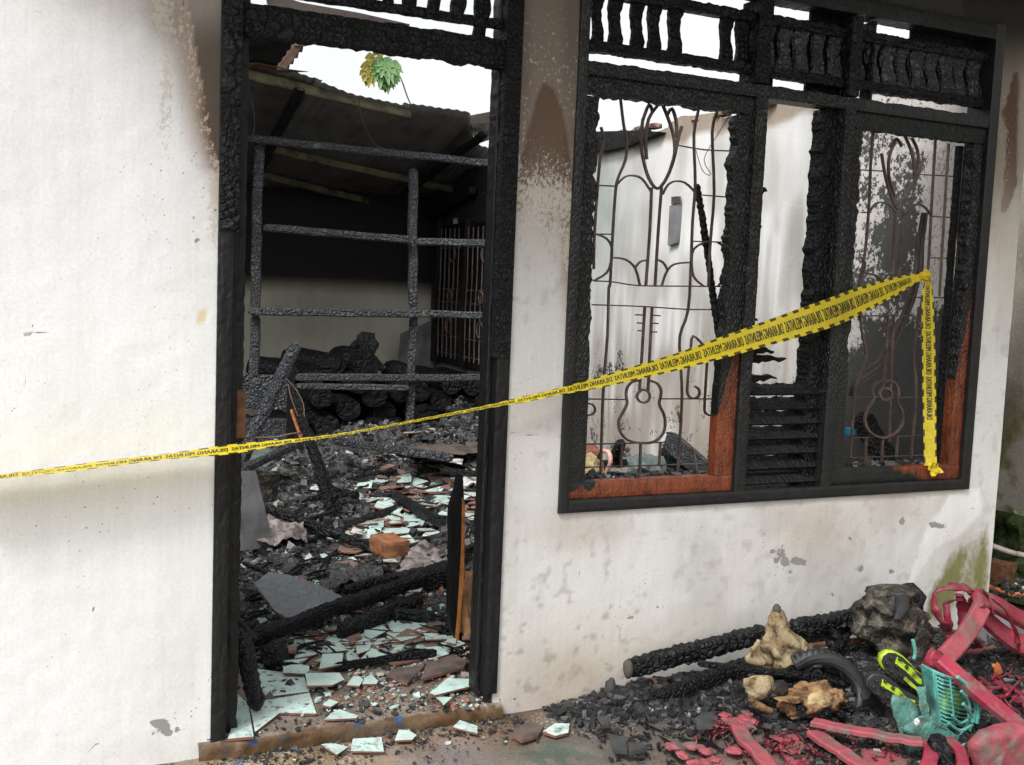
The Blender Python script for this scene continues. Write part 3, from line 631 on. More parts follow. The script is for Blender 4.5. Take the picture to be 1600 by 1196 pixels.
MB().box((-1.5,BY+.01,0),(SX+.096,BY+.12,3.0)).obj('masonry', [M_masonry], bw)
lw = MB().box((-1.62,WT+.003,0),(-1.5,BY+.12,3.0)).obj('partition_wall', [M_masonry]); tag(lw, 'plain sooty inner wall closing the left side of the burnt room', 'wall')
# ================================================================== NEIGHBOUR, ALLEY, GROUND
NX = 4.85
def pt_nb(px, py, X):
    n = len(px); Z = X[:,2]; n1 = vnoise(X*np.array([1,1,.5]), 4, 31); n2 = vnoise(X, 12, 32)
    col = np.tile(np.array([.40,.37,.31]), (n,1)); col = lerpc(col, (.20,.18,.14), sst(n1, .4, .7)*.8)
    col = lerpc(col, (.55,.52,.48), sst(Z, 1.6, 2.4)*.6)
    msk = np.zeros((n,3)); msk[:,2] = .15+(1-sst(Z, .6, 1.5))*.55*sst(n2+n1, .6, 1.2)*1.2; msk[:,0] = .25
    return col, msk, np.full(n, 1.0)
gy3 = lin(-2.2, 3.0, .03)+[3.0]; gz3 = lin(-.1, 2.6, .03)+[2.6]
GY, GZ = np.meshgrid(gy3, gz3); P = np.stack([np.full_like(GY, NX), GY, GZ], -1)
nb = thing('neighbour_wall', 'stained grey neighbouring wall with moss beyond the house corner', 'wall', (NX, .4, -.1))
surf_grid('render', P[:, ::-1], np.ones((len(gz3)-1, len(gy3)-1), bool), M_neigh, None, pt_nb, nb, tuple(nb.location))
MB().box((NX+.01,-2.2,-.1),(NX+.2,7.2,2.6)).obj('masonry', [M_masonry], nb)
V, F = sheet([(-300,-300,-.05),(300,-300,-.05),(300,300,-.05),(-300,300,-.05)], 2, 2, amp=0, thick=-.1)
g = mobj('ground', V, F, [M_soil], loc=(0,0,-.05)); tag(g, kind='structure')
def pt_gr(px, py, X):
    n = len(px); n1 = vnoise(X, 4, 41); n2 = vnoise(X, 13, 42); n3 = vnoise(X, 30, 43); wob = (n2-.5)*40+(n3-.5)*16
    col = np.tile(np.array([.30,.26,.205]), (n,1)); msk = np.zeros((n,3)); crk = np.full(n, 1.0)
    col = lerpc(col, (.25,.20,.17), sst(n1, .4, .7)*.7)
    col = lerpc(col, (.30,.17,.06), gauss(px, py, 690, 1140, 200, 40, -8)*.8*sst(n2, .25, .6))
    col = lerpc(col, (.40,.26,.11), gauss(px, py, 430, 1190, 120, 35)*.6)
    col = lerpc(col, (.20,.17,.18), gauss(px, py, 720, 1180, 90, 40)*.7)
    col = lerpc(col, (.07,.18,.13), gauss(px+wob, py, 880, 1185, 80, 30)*1.0*sst(n3, .3, .6)); col = lerpc(col, (.19,.09,.05), gauss(px, py, 800, 1150, 50, 30)*.6)
    col = lerpc(col, (.10,.055,.03), gauss(px, py, 790, 1120, 55, 12, -10)*.7)
    col = lerpc(col, (.13,.11,.10), gauss(px, py, 1000, 1190, 200, 60)*.7)
    col = lerpc(col, (.04,.036,.034), gauss(px, py, 1150, 1090, 340, 90)*.9); rd = gauss(px, py, 1290, 1180, 190, 45)*sst(n3+n2, .75, 1.15)+gauss(px, py, 1560, 1080, 110, 50)*sst(n3+n2, .7, 1.1); col = lerpc(col, (.20,.045,.05), np.clip(rd, 0, 1)*.75)
    for x, y, r in [(375,1192,9),(440,1176,6),(595,1126,8),(392,1160,5)]: col = lerpc(col, (.02,.10,.26), sst(r-np.hypot(px-x+wob*.2, (py-y+wob*.1)*1.6), -1, 2)*.85)
    msk[:,0] = sst(n1, .45, .8)*.5*(px < 1000); msk[:,1] = sst(n2, .6, .85)*.45*(px < 1000)
    for pts, k in [([(655,1150),(668,1175),(690,1196)],1),([(300,1196),(420,1172),(560,1150)],1.1),([(565,1155),(640,1140),(760,1118)],.9)]: crk = np.minimum(crk, pdist(px+wob*.15, py+wob*.1, pts)/450*k)
    return col, msk, crk
gx4 = lin(-5,-.6,.2)+lin(-.6,4.3,.012)+lin(4.3,4.85,.05)+[4.85]; gy4 = lin(-7,-1.3,.2)+lin(-1.3,.0,.012)+[.0]
GX4, GY4 = np.meshgrid(gx4, gy4); P = np.stack([GX4, GY4, np.zeros_like(GX4)], -1); P[:,:,2] += ((vnoise(P.reshape(-1,3), 7, 4)-.6)*.008+(vnoise(P.reshape(-1,3), 40, 4)-.5)*.003).reshape(P.shape[:2])
yard = surf_grid('yard', P, np.ones((len(gy4)-1, len(gx4)-1), bool), M_ground, None, pt_gr, None, (0,0,0)); tag(yard, kind='structure')
def pt_th(px, py, X):
    n = len(px); n1 = vnoise(X, 9, 51); n2 = vnoise(X, 26, 52); wob = (n2-.5)*10
    col = np.tile(np.array([.165,.13,.10]), (n,1)); front = X[:,1] < -.016
    col = lerpc(col, (.27,.23,.19), sst(n1, .35, .7)*.7); col = lerpc(col, (.13,.08,.042), front*.85*sst(n2+n1, .5, 1.1)+front*.3); col = lerpc(col, (.10,.06,.03), front*sst(n2, .5, .8)*.6)
    for x, y, r in [(395,1158,8),(624,1125,7),(560,1130,6)]: col = lerpc(col, (.02,.09,.24), sst(r-np.hypot(px-x+wob*.3, py-y+wob*.3), -1, 2)*.85)
    msk = np.zeros((n,3)); msk[:,0] = (1-front)*(.12+.4*n1); msk[:,1] = sst(n2, .55, .8)*.5
    return col, msk, pdist(px, py, [(300,1150),(420,1150),(560,1122),(755,1096)])/450+.001
prof = [(-.03,-.004),(-.03,.01),(-.029,.025),(-.027,.038),(-.02,.048),(-.01,.052)]+[(y,.052) for y in np.linspace(0,.9,60)]
gxt = list(np.linspace(.53,1.552,110)); P = np.zeros((len(prof), len(gxt), 3))
for j,(y,z) in enumerate(prof):
    for i,x in enumerate(gxt): P[j,i] = (x, y+fn((x*9,z*20,y*3),1,4)*(.016 if j<6 else 0)+fn((x*32,z*40,y*3),1,6)*(.006 if j<6 else 0), z+fn((x*14,y*14,z*9),1,5)*.0045-(.010*max(0,fn((x*7,0,3),1,2)) if 2<j<9 else 0))
th = surf_grid('threshold', P, np.ones((len(prof)-1, len(gxt)-1), bool), M_ground, None, pt_th, None, (1.05,0,0)); tag(th, kind='structure')
# inner floor (concrete bed), with the tiles still lying in place as its parts
V, F = sheet([(-1.5,.905,.046),(SX,.905,.046),(SX,BY,.046),(-1.5,BY,.046)], 60, 60, amp=.002, freq=3, thick=-.04)
floor = mobj('floor', V, F, [M_ash], loc=(1.1,3.2,0)); tag(floor, kind='structure')
def tile_piece(name, pxs, z, top=M_tile, side=M_terra, root=None, th_=.009, tilt=None, zs=None):
    pts = [gd(x, y, (zs[i] if zs else z)) for i,(x,y) in enumerate(pxs)]
    return MB().slab(pts, th_, m=0, mside=1).obj(name, [top, side], root)
def c4p(l): return [(330+x/3.198, 822+y/3.198) for x, y in l]
for pl in ([(217,712),(462,745),(489,828),(244,858)], [(190,884),(491,834),(526,938),(343,934),(219,1029)], [(128,838),(185,890),(212,1052),(82,1064),(118,960)]):
    tile_piece('tile', c4p(pl), .063, root=floor)
# ================================================================== DOOR FRAME
df = thing('door_frame', 'charred black wooden door frame with a burnt fanlight grid', 'door frame', (1.05, 0, 0))
def member(name, root, ax, a0, a1, c0, c1, y0, y1, mat, rag=(0,0), seed=0, wood=None, allig=None, step=.012, surf=.0016, roundy=.002):
    """straight timber; ax 'z' upright or 'x' level; rag = how far the low / high edge is eaten away (m)"""
    n = max(2, int((a1-a0)/step)); K = 5; rings = []
    for i in range(n+1):
        s = a0+(a1-a0)*i/n; al = allig(s) if allig else .6
        rl = rag[0](s) if callable(rag[0]) else rag[0]; rh = rag[1](s) if callable(rag[1]) else rag[1]
        lo = c0+rl*(.5+.9*fn((s*14, seed, 1), 1)+.7*fn((s*45, seed, 2), 1)); hi = c1-rh*(.5+.9*fn((s*14, seed, 7), 1)+.7*fn((s*45, seed, 8), 1))
        pts = []
        for k in range(K): pts.append((lo+(hi-lo)*k/(K-1), y0+(roundy if k in (0, K-1) else 0)))
        pts.append((hi, (y0+y1)/2)); 
        for k in range(K): pts.append((hi-(hi-lo)*k/(K-1), y1))
        pts.append((lo, (y0+y1)/2))
        ring = []
        for k, (c, y) in enumerate(pts):
            d = surf*al*(fn((s*70, c*70, y*70+seed), 1)+.6*fn((s*25, c*25, seed), 1))
            if y < (y0+y1)/2-1e-4: y += d*1.2
            if k in (0, K-1, K, 2*K, 2*K+1): c += d*.5
            ring.append(Vector((c, y, s)) if ax == 'z' else Vector((s, y, c)))
        rings.append(ring)
    mb = MB(); mb.ring(rings)
    if ax == 'x':
        mb.f = [tuple(reversed(f)) for f in mb.f]
    o = mb.obj(name, [mat], root)
    if wood or allig:
        me = o.data; off = wloc(o); 
        wv = []; av = []
        for v in me.vertices:
            p = v.co+off; wv.append(wood(p.x, p.z) if wood else 0.0); av.append(allig(p.z if ax == 'z' else p.x) if allig else .5)
        me.attributes.new('wood','FLOAT','POINT').data.foreach_set('value', wv); me.attributes.new('allig','FLOAT','POINT').data.foreach_set('value', av)
    return o
alu = lambda s: .15+.85*float(sst(np.array(s), .9, 1.7))
# left jamb: face, rebate and the eaten inner edge with the hinge
member('jamb', df, 'z', .015, 2.71, .568, .612, -.012, .045, M_char_dull, (0,0), 1)
member('jamb_char_strip', df, 'z', 1.62, 2.71, .570, .628, -.019, .03, M_char, (0,.004), 31, surf=.004)
member('jamb_rebate', df, 'z', .05, 2.71, .609, .662, .045, .12, M_char_dull, (0,.006), 2)
member('jamb', df, 'z', .085, 2.71, 1.487, 1.535, -.012, .075, M_char_dull, (0,0), 3)
member('jamb_moulding', df, 'z', .085, 2.71, 1.468, 1.488, .030, .090, M_char_dull, (.003,0), 4)
member('jamb_char_strip', df, 'z', 1.25, 2.71, 1.470, 1.531, -.019, .02, M_char_small, (.006,0), 33, surf=.003)
member('stump', df, 'z', .02, .10, 1.497, 1.518, .0, .05, M_char_dull, (0,0), 5)
o = MB().box((.664,.052,.98),(.668,.10,1.13)).obj('hinge', [M_rust], df); MB().box((.640,.0425,.99),(.668,.046,1.14)).obj('hinge_plate', [M_rust], df)
member('crossbar', df, 'x', .612, 1.487, 2.195, 2.292, .0, .045, M_char, (.010,.006), 6, surf=.003)
member('rail', df, 'x', .612, 1.487, 2.325, 2.358, .02, .045, M_char, (.004,.004), 7, surf=.003)
for i, (a, b) in enumerate([(605,619),(638,657),(677,693),(711,730),(747,768),(572,588),(540,556),(508,524),(476,492)]):
    xa, xb = at(a, 5).x, at(b, 5).x
    z0 = 2.285 if i == 4 else 2.35
    mb = MB(); rings = []
    for k in range(26):
        s = z0+(2.70-z0)*k/25; cxm = (xa+xb)/2+.006*math.sin(s*28+i); hw = (xb-xa)/2*(1+.18*math.sin(s*45+1)+.2*fn((s*30,i,0),1))
        rings.append([Vector((cxm+dx*hw, y, s)) for dx, y in ((-1,.024),(0,.021),(1,.024),(1,.042),(0,.044),(-1,.042))])
    mb.ring(rings); mb.obj('baluster', [M_char], df)
# ================================================================== WINDOW
wn = thing('window', 'large burnt wooden window with two barred casements and a slatted fanlight', 'window', ((WX0+WX1)/2, 0, WZ0))
oc = M_char_dull
member('frame_stile', wn, 'z', WZ0, WZ1, WX0, 1.781, -.014, .11, M_case, (0,0), 11, wood=lambda x,z: 0, allig=lambda s: alu(s)*.4)
member('frame_stile', wn, 'z', WZ0, WZ1, 3.664, WX1, -.014, .11, M_case, (0,0), 12, wood=lambda x,z: 0, allig=lambda s: .12)
member('frame_sill', wn, 'x', 1.7812, 3.6638, WZ0, .750, -.014, .11, M_case, (0,0), 13, wood=lambda x,z: 0, allig=lambda s: .1)
member('frame_head', wn, 'x', 1.7812, 3.6638, 2.568, WZ1, -.014, .075, M_char_dull, (.004,0), 14)
member('transom_bar', wn, 'x', 1.7812, 3.6638, 2.214, 2.262, -.010, .07, M_case, (0,.006), 15, wood=lambda x,z: 0, allig=lambda s: .8 if s < 3.0 else .25)
member('transom_rail', wn, 'x', 1.7812, 3.6638, 2.296, 2.338, .020, .062, M_char, (.008,.004), 16, surf=.003)
member('transom_rail', wn, 'x', 1.7812, 3.6638, 2.484, 2.528, .020, .062, M_char, (.004,.010), 17, surf=.003)
member('mullion', wn, 'z', .7502, 2.2138, 2.488, 2.541, -.012, .10, M_case, (0,.003), 18, wood=lambda x,z: 0, allig=alu)
member('mullion', wn, 'z', .7502, 2.2138, 2.905, 2.958, -.012, .10, M_case, (.003,0), 19, wood=lambda x,z: 0, allig=alu)
for xa, xb, s in ((2.480,2.545,20),(2.915,2.972,21)): member('fanlight_post', wn, 'z', 2.2662, 2.5658, xa, xb, -.006, .10, M_char, (.004,.004), s, surf=.003)
member('charred_post', wn, 'z', .7502, 2.2138, 2.835, 2.9045, .03, .105, M_char, (.018,0), 22, surf=.006)
member('charred_post', wn, 'z', 2.2662, 2.5658, 3.045, 3.060, .02, .08, M_char, (.004,0), 23)
MB().box((2.56,.075,2.325),(3.66,.09,2.50)).obj('backing_board', [M_char_dull], wn)
for xa_, xb_, za_, zb_ in ((at(1284,30).x,at(1352,50).x,2.501,2.575),(at(1442,60).x,3.663,2.501,2.575),(2.56,at(1226,20).x,2.501,2.575),(at(1276,130).x,at(1355,150).x,2.255,2.324),(at(1200,130).x,at(1224,130).x,2.255,2.324)): MB().box((xa_,.062,za_),(xb_,.0745,zb_)).obj('backing_board', [M_char_small], wn)
# wavy fanlight slats, each its own piece
BX = [(934,951,60),(960,981,60),(995,1015,60),(1022,1042,66),(1054,1075,70),(1136,1155,80),(1160,1184,85),(1203,1221,90),(1227,1247,90),(1251,1274,90),(1280,1299,95),(1306,1326,100),
      (1344,1362,100),(1367,1385,100),(1390,1410,110),(1413,1430,110),(1434,1457,115),(1459,1478,115),(1481,1503,120),(1503,1521,120),(1525,1546,125)]
for i, (a, b, y) in enumerate(BX):
    xa, xb = at(a, y).x, at(b, y).x; xm = (xa+xb)/2; hw0 = (xb-xa)/2; mb = MB(); rings = []
    grey = i >= 15; am = .010 if i >= 12 else .005
    for k in range(22):
        s = 2.335+.152*k/21; t = k/21
        xc = xm+am*math.sin(t*6.0+.6); hw = hw0*(.88+.14*math.cos(t*6.3))*(1+(.05 if grey else .16)*fn((s*60,i,0),1))
        ring = []
        for j in range(5): 
            q = -1+2*j/4; ring.append(Vector((xc+q*hw, .036+.004*abs(q)-(0 if grey else .005*fn((q*2.2,s*60,i),1)), s)))
        for j in range(5): ring.append(Vector((xc+(1-2*j/4)*hw, .058, s)))
        rings.append(ring)
    mb.ring(rings); mb.obj('baluster', [M_char_grey if i >= 7 else M_char], wn)
# casements: parts of the window, their rails as sub-parts
def casement(x0, x1, hx0, hx1, wf, label, ragtop, seed, am, matl=M_case):
    c = member('casement', wn, 'x', x0+.001, x1-.001, .7515, .812, .004, .05, M_case, (0,.002), seed, wood=wf, allig=lambda s: .12)
    c['label'] = label
    W = wf
    member('left_stile'.replace('left_',''), c, 'z', .8125, 2.145, x0+.001, hx0, .004, .05, M_case, (0,am[0]), seed+1, wood=W, allig=alu)
    member('stile', c, 'z', .8125, 2.145, hx1, x1-.001, .004, .05, M_case, (am[1],0), seed+2, wood=W, allig=alu)
    member('top_rail', c, 'x', x0+.001, x1-.001, 2.1455, 2.2125, .004, .05, M_case if seed < 45 else M_char_green, (ragtop,0), seed+3, wood=W, allig=lambda s: .9)
    return c
wl = lambda x, z: float(np.clip(.5+min((z < .9)*((x-1.80)*4+(.80-z)*8)+(z >= .9)*-9 if x < 2.40 else (1.06+(x-2.41)*4.2-z)*6, 1), 0, 1)) if x > 1.79 else float(z < .83)
def wl(x, z):
    if x < 2.40:
        d = (.835-z)*10-np.clip((1.875-x)*9*(z > .775), 0, 9)
        if 1.84 < x < 1.90: d = min(d, (.79-abs(x-1.872)*-1.0-.02-z)*14)
        return float(np.clip(.5+d, 0, 1))
    return float(np.clip(.5+(1.06+(x-2.41)*4.2-z)*6, 0, 1))
def wr(x, z):
    if x < 3.03 and z > .8: return 0.0
    if x < 3.585: return float(np.clip(.5+(x-3.38)*1.5+(z-.78)*4, 0, 1))
    return float(np.clip(.5+(1.17+(x-3.602)*6.2-z)*6, 0, 1))
rl = lambda s: .022*float(sst(np.array(s), .95, 1.6)); r2 = lambda s: .016+.012*float(sst(np.array(s), .95, 1.6))
casement(1.781, 2.488, 1.852, 2.404, wl, 'left casement, orange-brown at its foot and charred above', .012, 40, (rl, rl))
casement(2.958, 3.664, 3.022, 3.600, wr, 'right casement, orange-brown down its right stile', .008, 46, (rl, rl))
member('glazing_bead', wn, 'z', .815, 2.14, 3.572, 3.599, .052, .075, M_char_small, (.008,0), 60, surf=.004)
# louvre bay: whole slats below, burnt stubs above
def slat(z, xa, xb, rag, name='louvre_slat', tl=.052):
    n = 24; rings = []
    for i in range(n+1):
        t = i/n; x = xa+(xb-xa)*t; r = rag*(1-abs(2*t-1)**2.5)*(.5+.8*abs(fn((x*22,z*30,1),1))+.3*fn((x*70,z*9,2),1))
        e = 1.0
        y0, z0 = .018, z; y1, z1 = .07, z+tl-r
        rings.append([Vector((x, y0, z0)), Vector((x, (y0+y1)/2-.004, (z0+z1)/2+.004)), Vector((x, y1, z1)), Vector((x, y1+.007, z1-.006)), Vector((x, y0+.009, z0-.007))])
    mb = MB(); mb.ring(rings); return mb.obj(name, [M_char_dull if rag < .02 else M_char_small], wn, smooth=False)
for i, z in enumerate([.768,.826,.884,.942,1.000,1.058,1.116]): slat(z, 2.542, 2.904, [.010,.012,.004,.014,.012,.020,.024][i])
def stub(z, L, h, seed):
    rings = []; n = 14
    for i in range(n+1):
        t = i/n; x = 2.541+L*t; e = (1-t)**.6*h*(1+.7*fn((x*60,seed,0),1))+.004; zz = z+.014*fn((x*25,seed,3),1)
        rings.append([Vector((x, .03-.01*(1-t), zz-e*.5)), Vector((x, .05, zz-e*.3+.01*fn((x*50,seed,5),1))), Vector((x, .06, zz+e*.5)), Vector((x, .035, zz+e*.45))])
    MB().ring(rings).obj('burnt_slat_stub', [M_char_small], wn)
for i, (y, L, h) in enumerate([(296,.050,.04),(322,.03,.05),(352,.035,.03),(375,.03,.03),(395,.02,.03),(470,.02,.03),(500,.045,.025),(548,.13,.035),(562,.19,.03),(592,.15,.026),(440,.015,.03)]):
    stub(at(1180, y).z, L, h, i*3+1)
# fallen batten hanging across the left opening
mb = MB(); mb.ring(timber(at(1089,288,.16), at(1135,600,.05), .032, .026, seg=.012, jag=.18, groove=.35, seed=3)); o = mb.obj('hanging_batten', [M_char]); tag(o, 'burnt batten hanging slantwise behind the grille of the left casement', 'batten')
# ------------------------------------------------------------------ grilles
def flat(paths, name, root, Y, wd=.011, dp=.014, mat=None, sm=3, thin=False):
    mb = MB()
    for pth in paths:
        P3 = smooth_path([at(x, y, Y) for x, y in pth], sm) if len(pth) > 2 else [at(x, y, Y) for x, y in pth]
        mb.tube(P3, wd/2*.95, 4 if not thin else 6, aspect=dp/wd if not thin else 1, up=(0,1,0))
    return mb.obj(name, [mat or M_iron], root)
def cir(cx, cy, r, a0=0, a1=360, n=18): return [(cx+r*math.cos(math.radians(a0+(a1-a0)*i/n)), cy+r*math.sin(math.radians(a0+(a1-a0)*i/n))) for i in range(n+1)]
K7 = lambda l: [(860+x/3.322, 120+y/3.322) for x, y in l]
K8 = lambda l: [(860+x/3.322, 450+y/3.322) for x, y in l]
GY_ = .085
gl = thing('guitar_grille', 'iron grille of the left casement showing a guitar, a note and a tulip', 'window grille', tuple(at(1010, 740, GY_)))
H = dict(wd=.006, dp=.006, thin=True)
for pth in [K7([(240,318),(480,331)]), K7([(668,358),(800,380),(935,386)]), K7([(250,565),(337,569)]), K7([(790,615),(945,628)]), K7([(235,818),(325,818)]), K7([(738,855),(920,860)]),
            K7([(222,1061),(320,1065),(460,1085),(720,1088),(912,1090)]), K8([(215,88),(480,97),(710,112),(905,113)]), K8([(185,577),(390,580)]), K8([(575,576),(868,577)]), K8([(180,812),(370,808),(672,800)]), K8([(180,932),(840,912)])]:
    flat([pth], 'cross_rod', gl, GY_+.008, **H)
for pth in [K7([(262,262),(278,330),(258,430),(243,600),(228,830),(225,1000)]),
            K7([(362,100),(380,250),(396,330),(390,430),(350,530),(336,620),(320,880),(310,1080),(303,1100)])+K8([(296,250),(275,520),(265,800),(262,975)]),
            K7([(775,150),(745,300),(752,550),(738,750),(730,960)])+K8([(715,115),(672,250),(676,400),(683,560),(672,790),(658,975)]),
            K7([(866,180),(840,290),(850,600),(830,860),(820,1090)]),
            K7([(965,270),(935,385),(944,520),(928,820)])+K8([(905,100),(885,270),(872,600),(862,950)])]:
    flat([pth], 'bar', gl, GY_)
for pth in [K7([(525,575),(516,800),(495,1088)]), K7([(577,575),(560,800),(543,1088)]), K8([(490,98),(478,300),(462,545)]), K8([(528,98),(515,350),(507,535)])]: flat([pth], 'neck_bar', gl, GY_, wd=.012)
flat([K7([(480,220),(470,330),(482,430),(512,530),(556,582),(604,525),(640,430),(662,330),(682,258)]), K7([(556,150),(510,220),(494,330),(500,430)]), K7([(580,140),(612,220),(640,310),(645,400),(625,470)]), K7([(480,225),(512,145),(532,188)]), K7([(607,200),(630,165),(652,230),(657,320)])], 'tulip', gl, GY_-.004, wd=.014)
for pth in [K7([(345,560),(385,522),(425,514),(475,530),(525,600)]), K7([(582,612),(610,562),(650,543),(700,552),(752,600)]), K7([(245,820),(290,840),(318,885),(315,960),(290,1020),(225,1060)]),
            K7([(325,940),(390,950),(440,995),(465,1085)]), K7([(440,992),(465,962),(500,953)]), K7([(553,950),(585,965),(607,1002)]), K7([(578,1088),(600,1020),(640,975),(722,965)]),
            K7([(868,860),(905,890),(916,950),(905,1030),(872,1088)]), K7([(795,862),(745,895),(733,960),(745,1040),(795,1088)])]: flat([pth], 'arch', gl, GY_-.002, wd=.009)
for q_ in [K8([(440,140),(490,142)]), K8([(450,182),(490,185)]), K8([(453,222),(490,225)]), K8([(526,142),(571,145)]), K8([(523,182),(560,186)]), K8([(520,228),(554,230)])]: flat([q_], 'tuning_peg', gl, GY_-.006, **H)
flat([K8(cir(483,563,33))], 'sound_hole', gl, GY_-.004, wd=.010)
flat([K8([(462,482),(425,488),(398,520),(393,560),(398,600),(375,650),(355,690),(362,745),(400,790),(470,806),(540,798),(585,755),(596,700),(588,655),(565,605),(572,565),(574,530),(552,495),(508,481)])], 'guitar_body', gl, GY_-.004, wd=.012)
flat([K8([(800,305),(740,250),(728,330),(716,440),(710,530)]+cir(743,543,31,165,-80,14)), K8([(815,350),(806,500),(800,610)]+cir(831,630,32,165,-80,14))], 'music_note', gl, GY_-.006, wd=.010)
flat([K8([(185,600),(218,606),(232,632),(220,655),(185,664)])], 'scroll', gl, GY_-.004, wd=.009)
for pth in [K8([(372,810),(366,932)]), K8([(468,808),(464,960)]), K8([(572,805),(564,925)]), K8([(680,826),(735,838),(752,900),(764,970)])]: flat([pth], 'short_bar', gl, GY_)
flat([K7([(932,200),(850,330),(797,432),(834,508),(790,490),(755,380)])], 'loose_wire', gl, GY_+.02, wd=.003, dp=.003, thin=True)
A_ = lambda l: [(1140+x/3.476, 160+y/3.476) for x, y in l]
B_ = lambda l: [(1140+x/3.476, 440+y/3.476) for x, y in l]
gr = thing('guitar_grille', 'iron grille of the right casement with a guitar, half hidden by smoke-black wall', 'window grille', tuple(at(1390, 730, GY_)))
for pth in [A_([(715,368),(840,375)]), A_([(1035,393),(1275,406)]), A_([(715,600),(770,597)]), A_([(1088,620),(1250,628)]), A_([(700,830),(742,830)]), A_([(1080,845),(1240,848)]), A_([(690,1058),(1245,1062)]),
            B_([(685,190),(880,186),(1215,193)]), B_([(640,630),(1185,630)]), B_([(620,850),(800,846),(1165,832)]), B_([(630,960),(1110,942)])]: flat([pth], 'cross_rod', gr, GY_+.008, **H)
for pth, mt in [(A_([(778,160),(765,360),(755,590),(735,820),(705,1010)])+B_([(715,250),(742,400),(705,520),(678,620),(655,960)]), M_iron), (A_([(1118,205),(1095,600),(1078,900)])+B_([(1050,80),(1010,310),(998,420),(1014,600),(985,960)]), M_iron),
            (A_([(1190,225),(1165,620),(1140,1055)]), M_iron_pale), (A_([(1276,240),(1245,620),(1240,850),(1222,980)])+B_([(1210,120),(1180,560),(1158,1000)]), M_iron)]: flat([pth], 'bar', gr, GY_, mat=mt)
for pth in [A_([(900,600),(888,850),(880,1010)]), A_([(943,595),(925,850),(912,1060)]), B_([(860,188),(848,400),(832,580)]), B_([(893,188),(880,400),(866,870)])]: flat([pth], 'neck_bar', gr, GY_, wd=.013, mat=M_iron)
flat([A_([(825,278),(850,420),(880,510),(915,580),(960,500),(1020,410),(1052,310)]), A_([(905,200),(868,290),(865,400),(900,520)]), A_([(950,180),(985,260),(1000,340),(1005,440)]), A_([(990,195),(1020,260),(1022,340),(990,470)]), A_([(870,240),(905,198),(935,240)])], 'tulip', gr, GY_-.004, wd=.014)
for pth in [A_([(762,590),(795,550),(835,545),(878,565),(908,605)]), A_([(955,608),(990,563),(1030,556),(1065,575),(1092,612)]), A_([(735,930),(785,938),(828,972)]), A_([(832,968),(855,940),(890,925)]), A_([(690,1030),(712,960),(735,880),(710,840)]), A_([(1240,980),(1210,1030),(1180,1058)])]: flat([pth], 'arch', gr, GY_-.002, wd=.010)
for q_ in [B_([(818,225),(860,226)]), B_([(822,262),(860,264)]), B_([(825,299),(858,300)]), B_([(893,230),(938,232)])]: flat([q_], 'tuning_peg', gr, GY_-.006, **H)
flat([B_(cir(848,612,33))], 'sound_hole', gr, GY_-.004, wd=.012)
flat([B_([(840,540),(798,552),(775,590),(782,640),(752,690),(734,750),(755,810),(810,845),(870,842),(925,800),(942,745),(935,700),(912,655),(918,610),(905,560),(875,540),(840,540)])], 'guitar_body', gr, GY_-.004, wd=.013)
for pth in [B_([(742,850),(736,1005)]), B_([(832,845),(825,1000)]), B_([(912,842),(905,955)])]: flat([pth], 'short_bar', gr, GY_)
# scorched curtain rag behind the right grille
V = []; F = []
L_ = A_([(1040,600),(1010,760),(1000,900),(970,1050)])+B_([(900,260),(800,430),(665,520),(650,620)]); R2 = A_([(1075,600),(1055,760),(1050,900),(1005,1080)])+B_([(930,300),(840,470),(720,560),(675,640)])
for i in range(8):
    for k in range(7):
        t = k/6; x = L_[i][0]*(1-t)+R2[i][0]*t; y = L_[i][1]*(1-t)+R2[i][1]*t; V.append(at(x, y, .15+.012*math.sin(k*2.3+i*.4)))
for i in range(7):
    for k in range(6): q = i*7+k; F.append((q, q+1, q+8, q+7))
o = mobj('curtain_rag', V, F, [M_cloth_br], smooth=True); md = o.modifiers.new('s','SOLIDIFY'); md.thickness = .003; tag(o, 'smoke-browned curtain rag hanging twisted behind the right guitar grille', 'curtain')
# unseen slab above the front, added to shade the right part of the wall
ev = MB().box((-.25,-.95,2.95),(5.6,.02,3.0)).obj('shade_slab', [M_masonry]); tag(ev, 'flat unseen slab added above the window front for shade', 'shade slab')
# ================================================================== ROOF REMNANTS
RZ = lambda Y: 2.93-.27*(Y-4.35)
RN = Vector((0,.27,1)).normalized(); RP = Vector((0,4.35,2.93))
rf = thing('tin_roof', 'sooty corrugated roof sheets still lying over the back of the burnt room', 'roof', (2.2, 5.5, 2.4))
front = [(-1.5,4.35),(1.0,4.35)]
def rp(px, py): return on(px, py, RP, RN)
e = [rp(385,90), rp(450,108), rp(560,140), rp(655,166), rp(735,178), rp(741,226), rp(800,246)]
xs_e = [-1.6]+[p.x for p in e]+[4.6]; ys_e = [e[0].y]+[p.y for p in e]+[e[-1].y+.1]
def roof_sheet(x0, x1, lift, seed, mat=M_tin):
    nu = int((x1-x0)/.02); nv = 14; V = []; F = []
    for s in (0,1):
        for j in range(nv+1):
            for i in range(nu+1):
                x = x0+(x1-x0)*i/nu; yf = float(np.interp(x, xs_e, ys_e))+.03*fn((x*5,seed,0),1); t = j/nv; y = yf*(1-t)+(BY+.02)*t
                z = RZ(y)+lift+.0045*math.sin(x*2*math.pi/.076)-.05*math.exp(-((x-2.4)/.5)**2)*(1-t)+.02*fn((x*2,y*2,seed),1)
                V.append((x, y, z+(.003 if s else 0)))
    W = nu+1; O = W*(nv+1)
    for j in range(nv):
        for i in range(nu): q = j*W+i; F += [(q, q+W, q+W+1, q+1), (O+q, O+q+1, O+q+W+1, O+q+W)]
    for i in range(nu): F.append((i, i+1, O+i+1, O+i))
    return mobj('roof_sheet', V, F, [mat], rf, smooth=True)
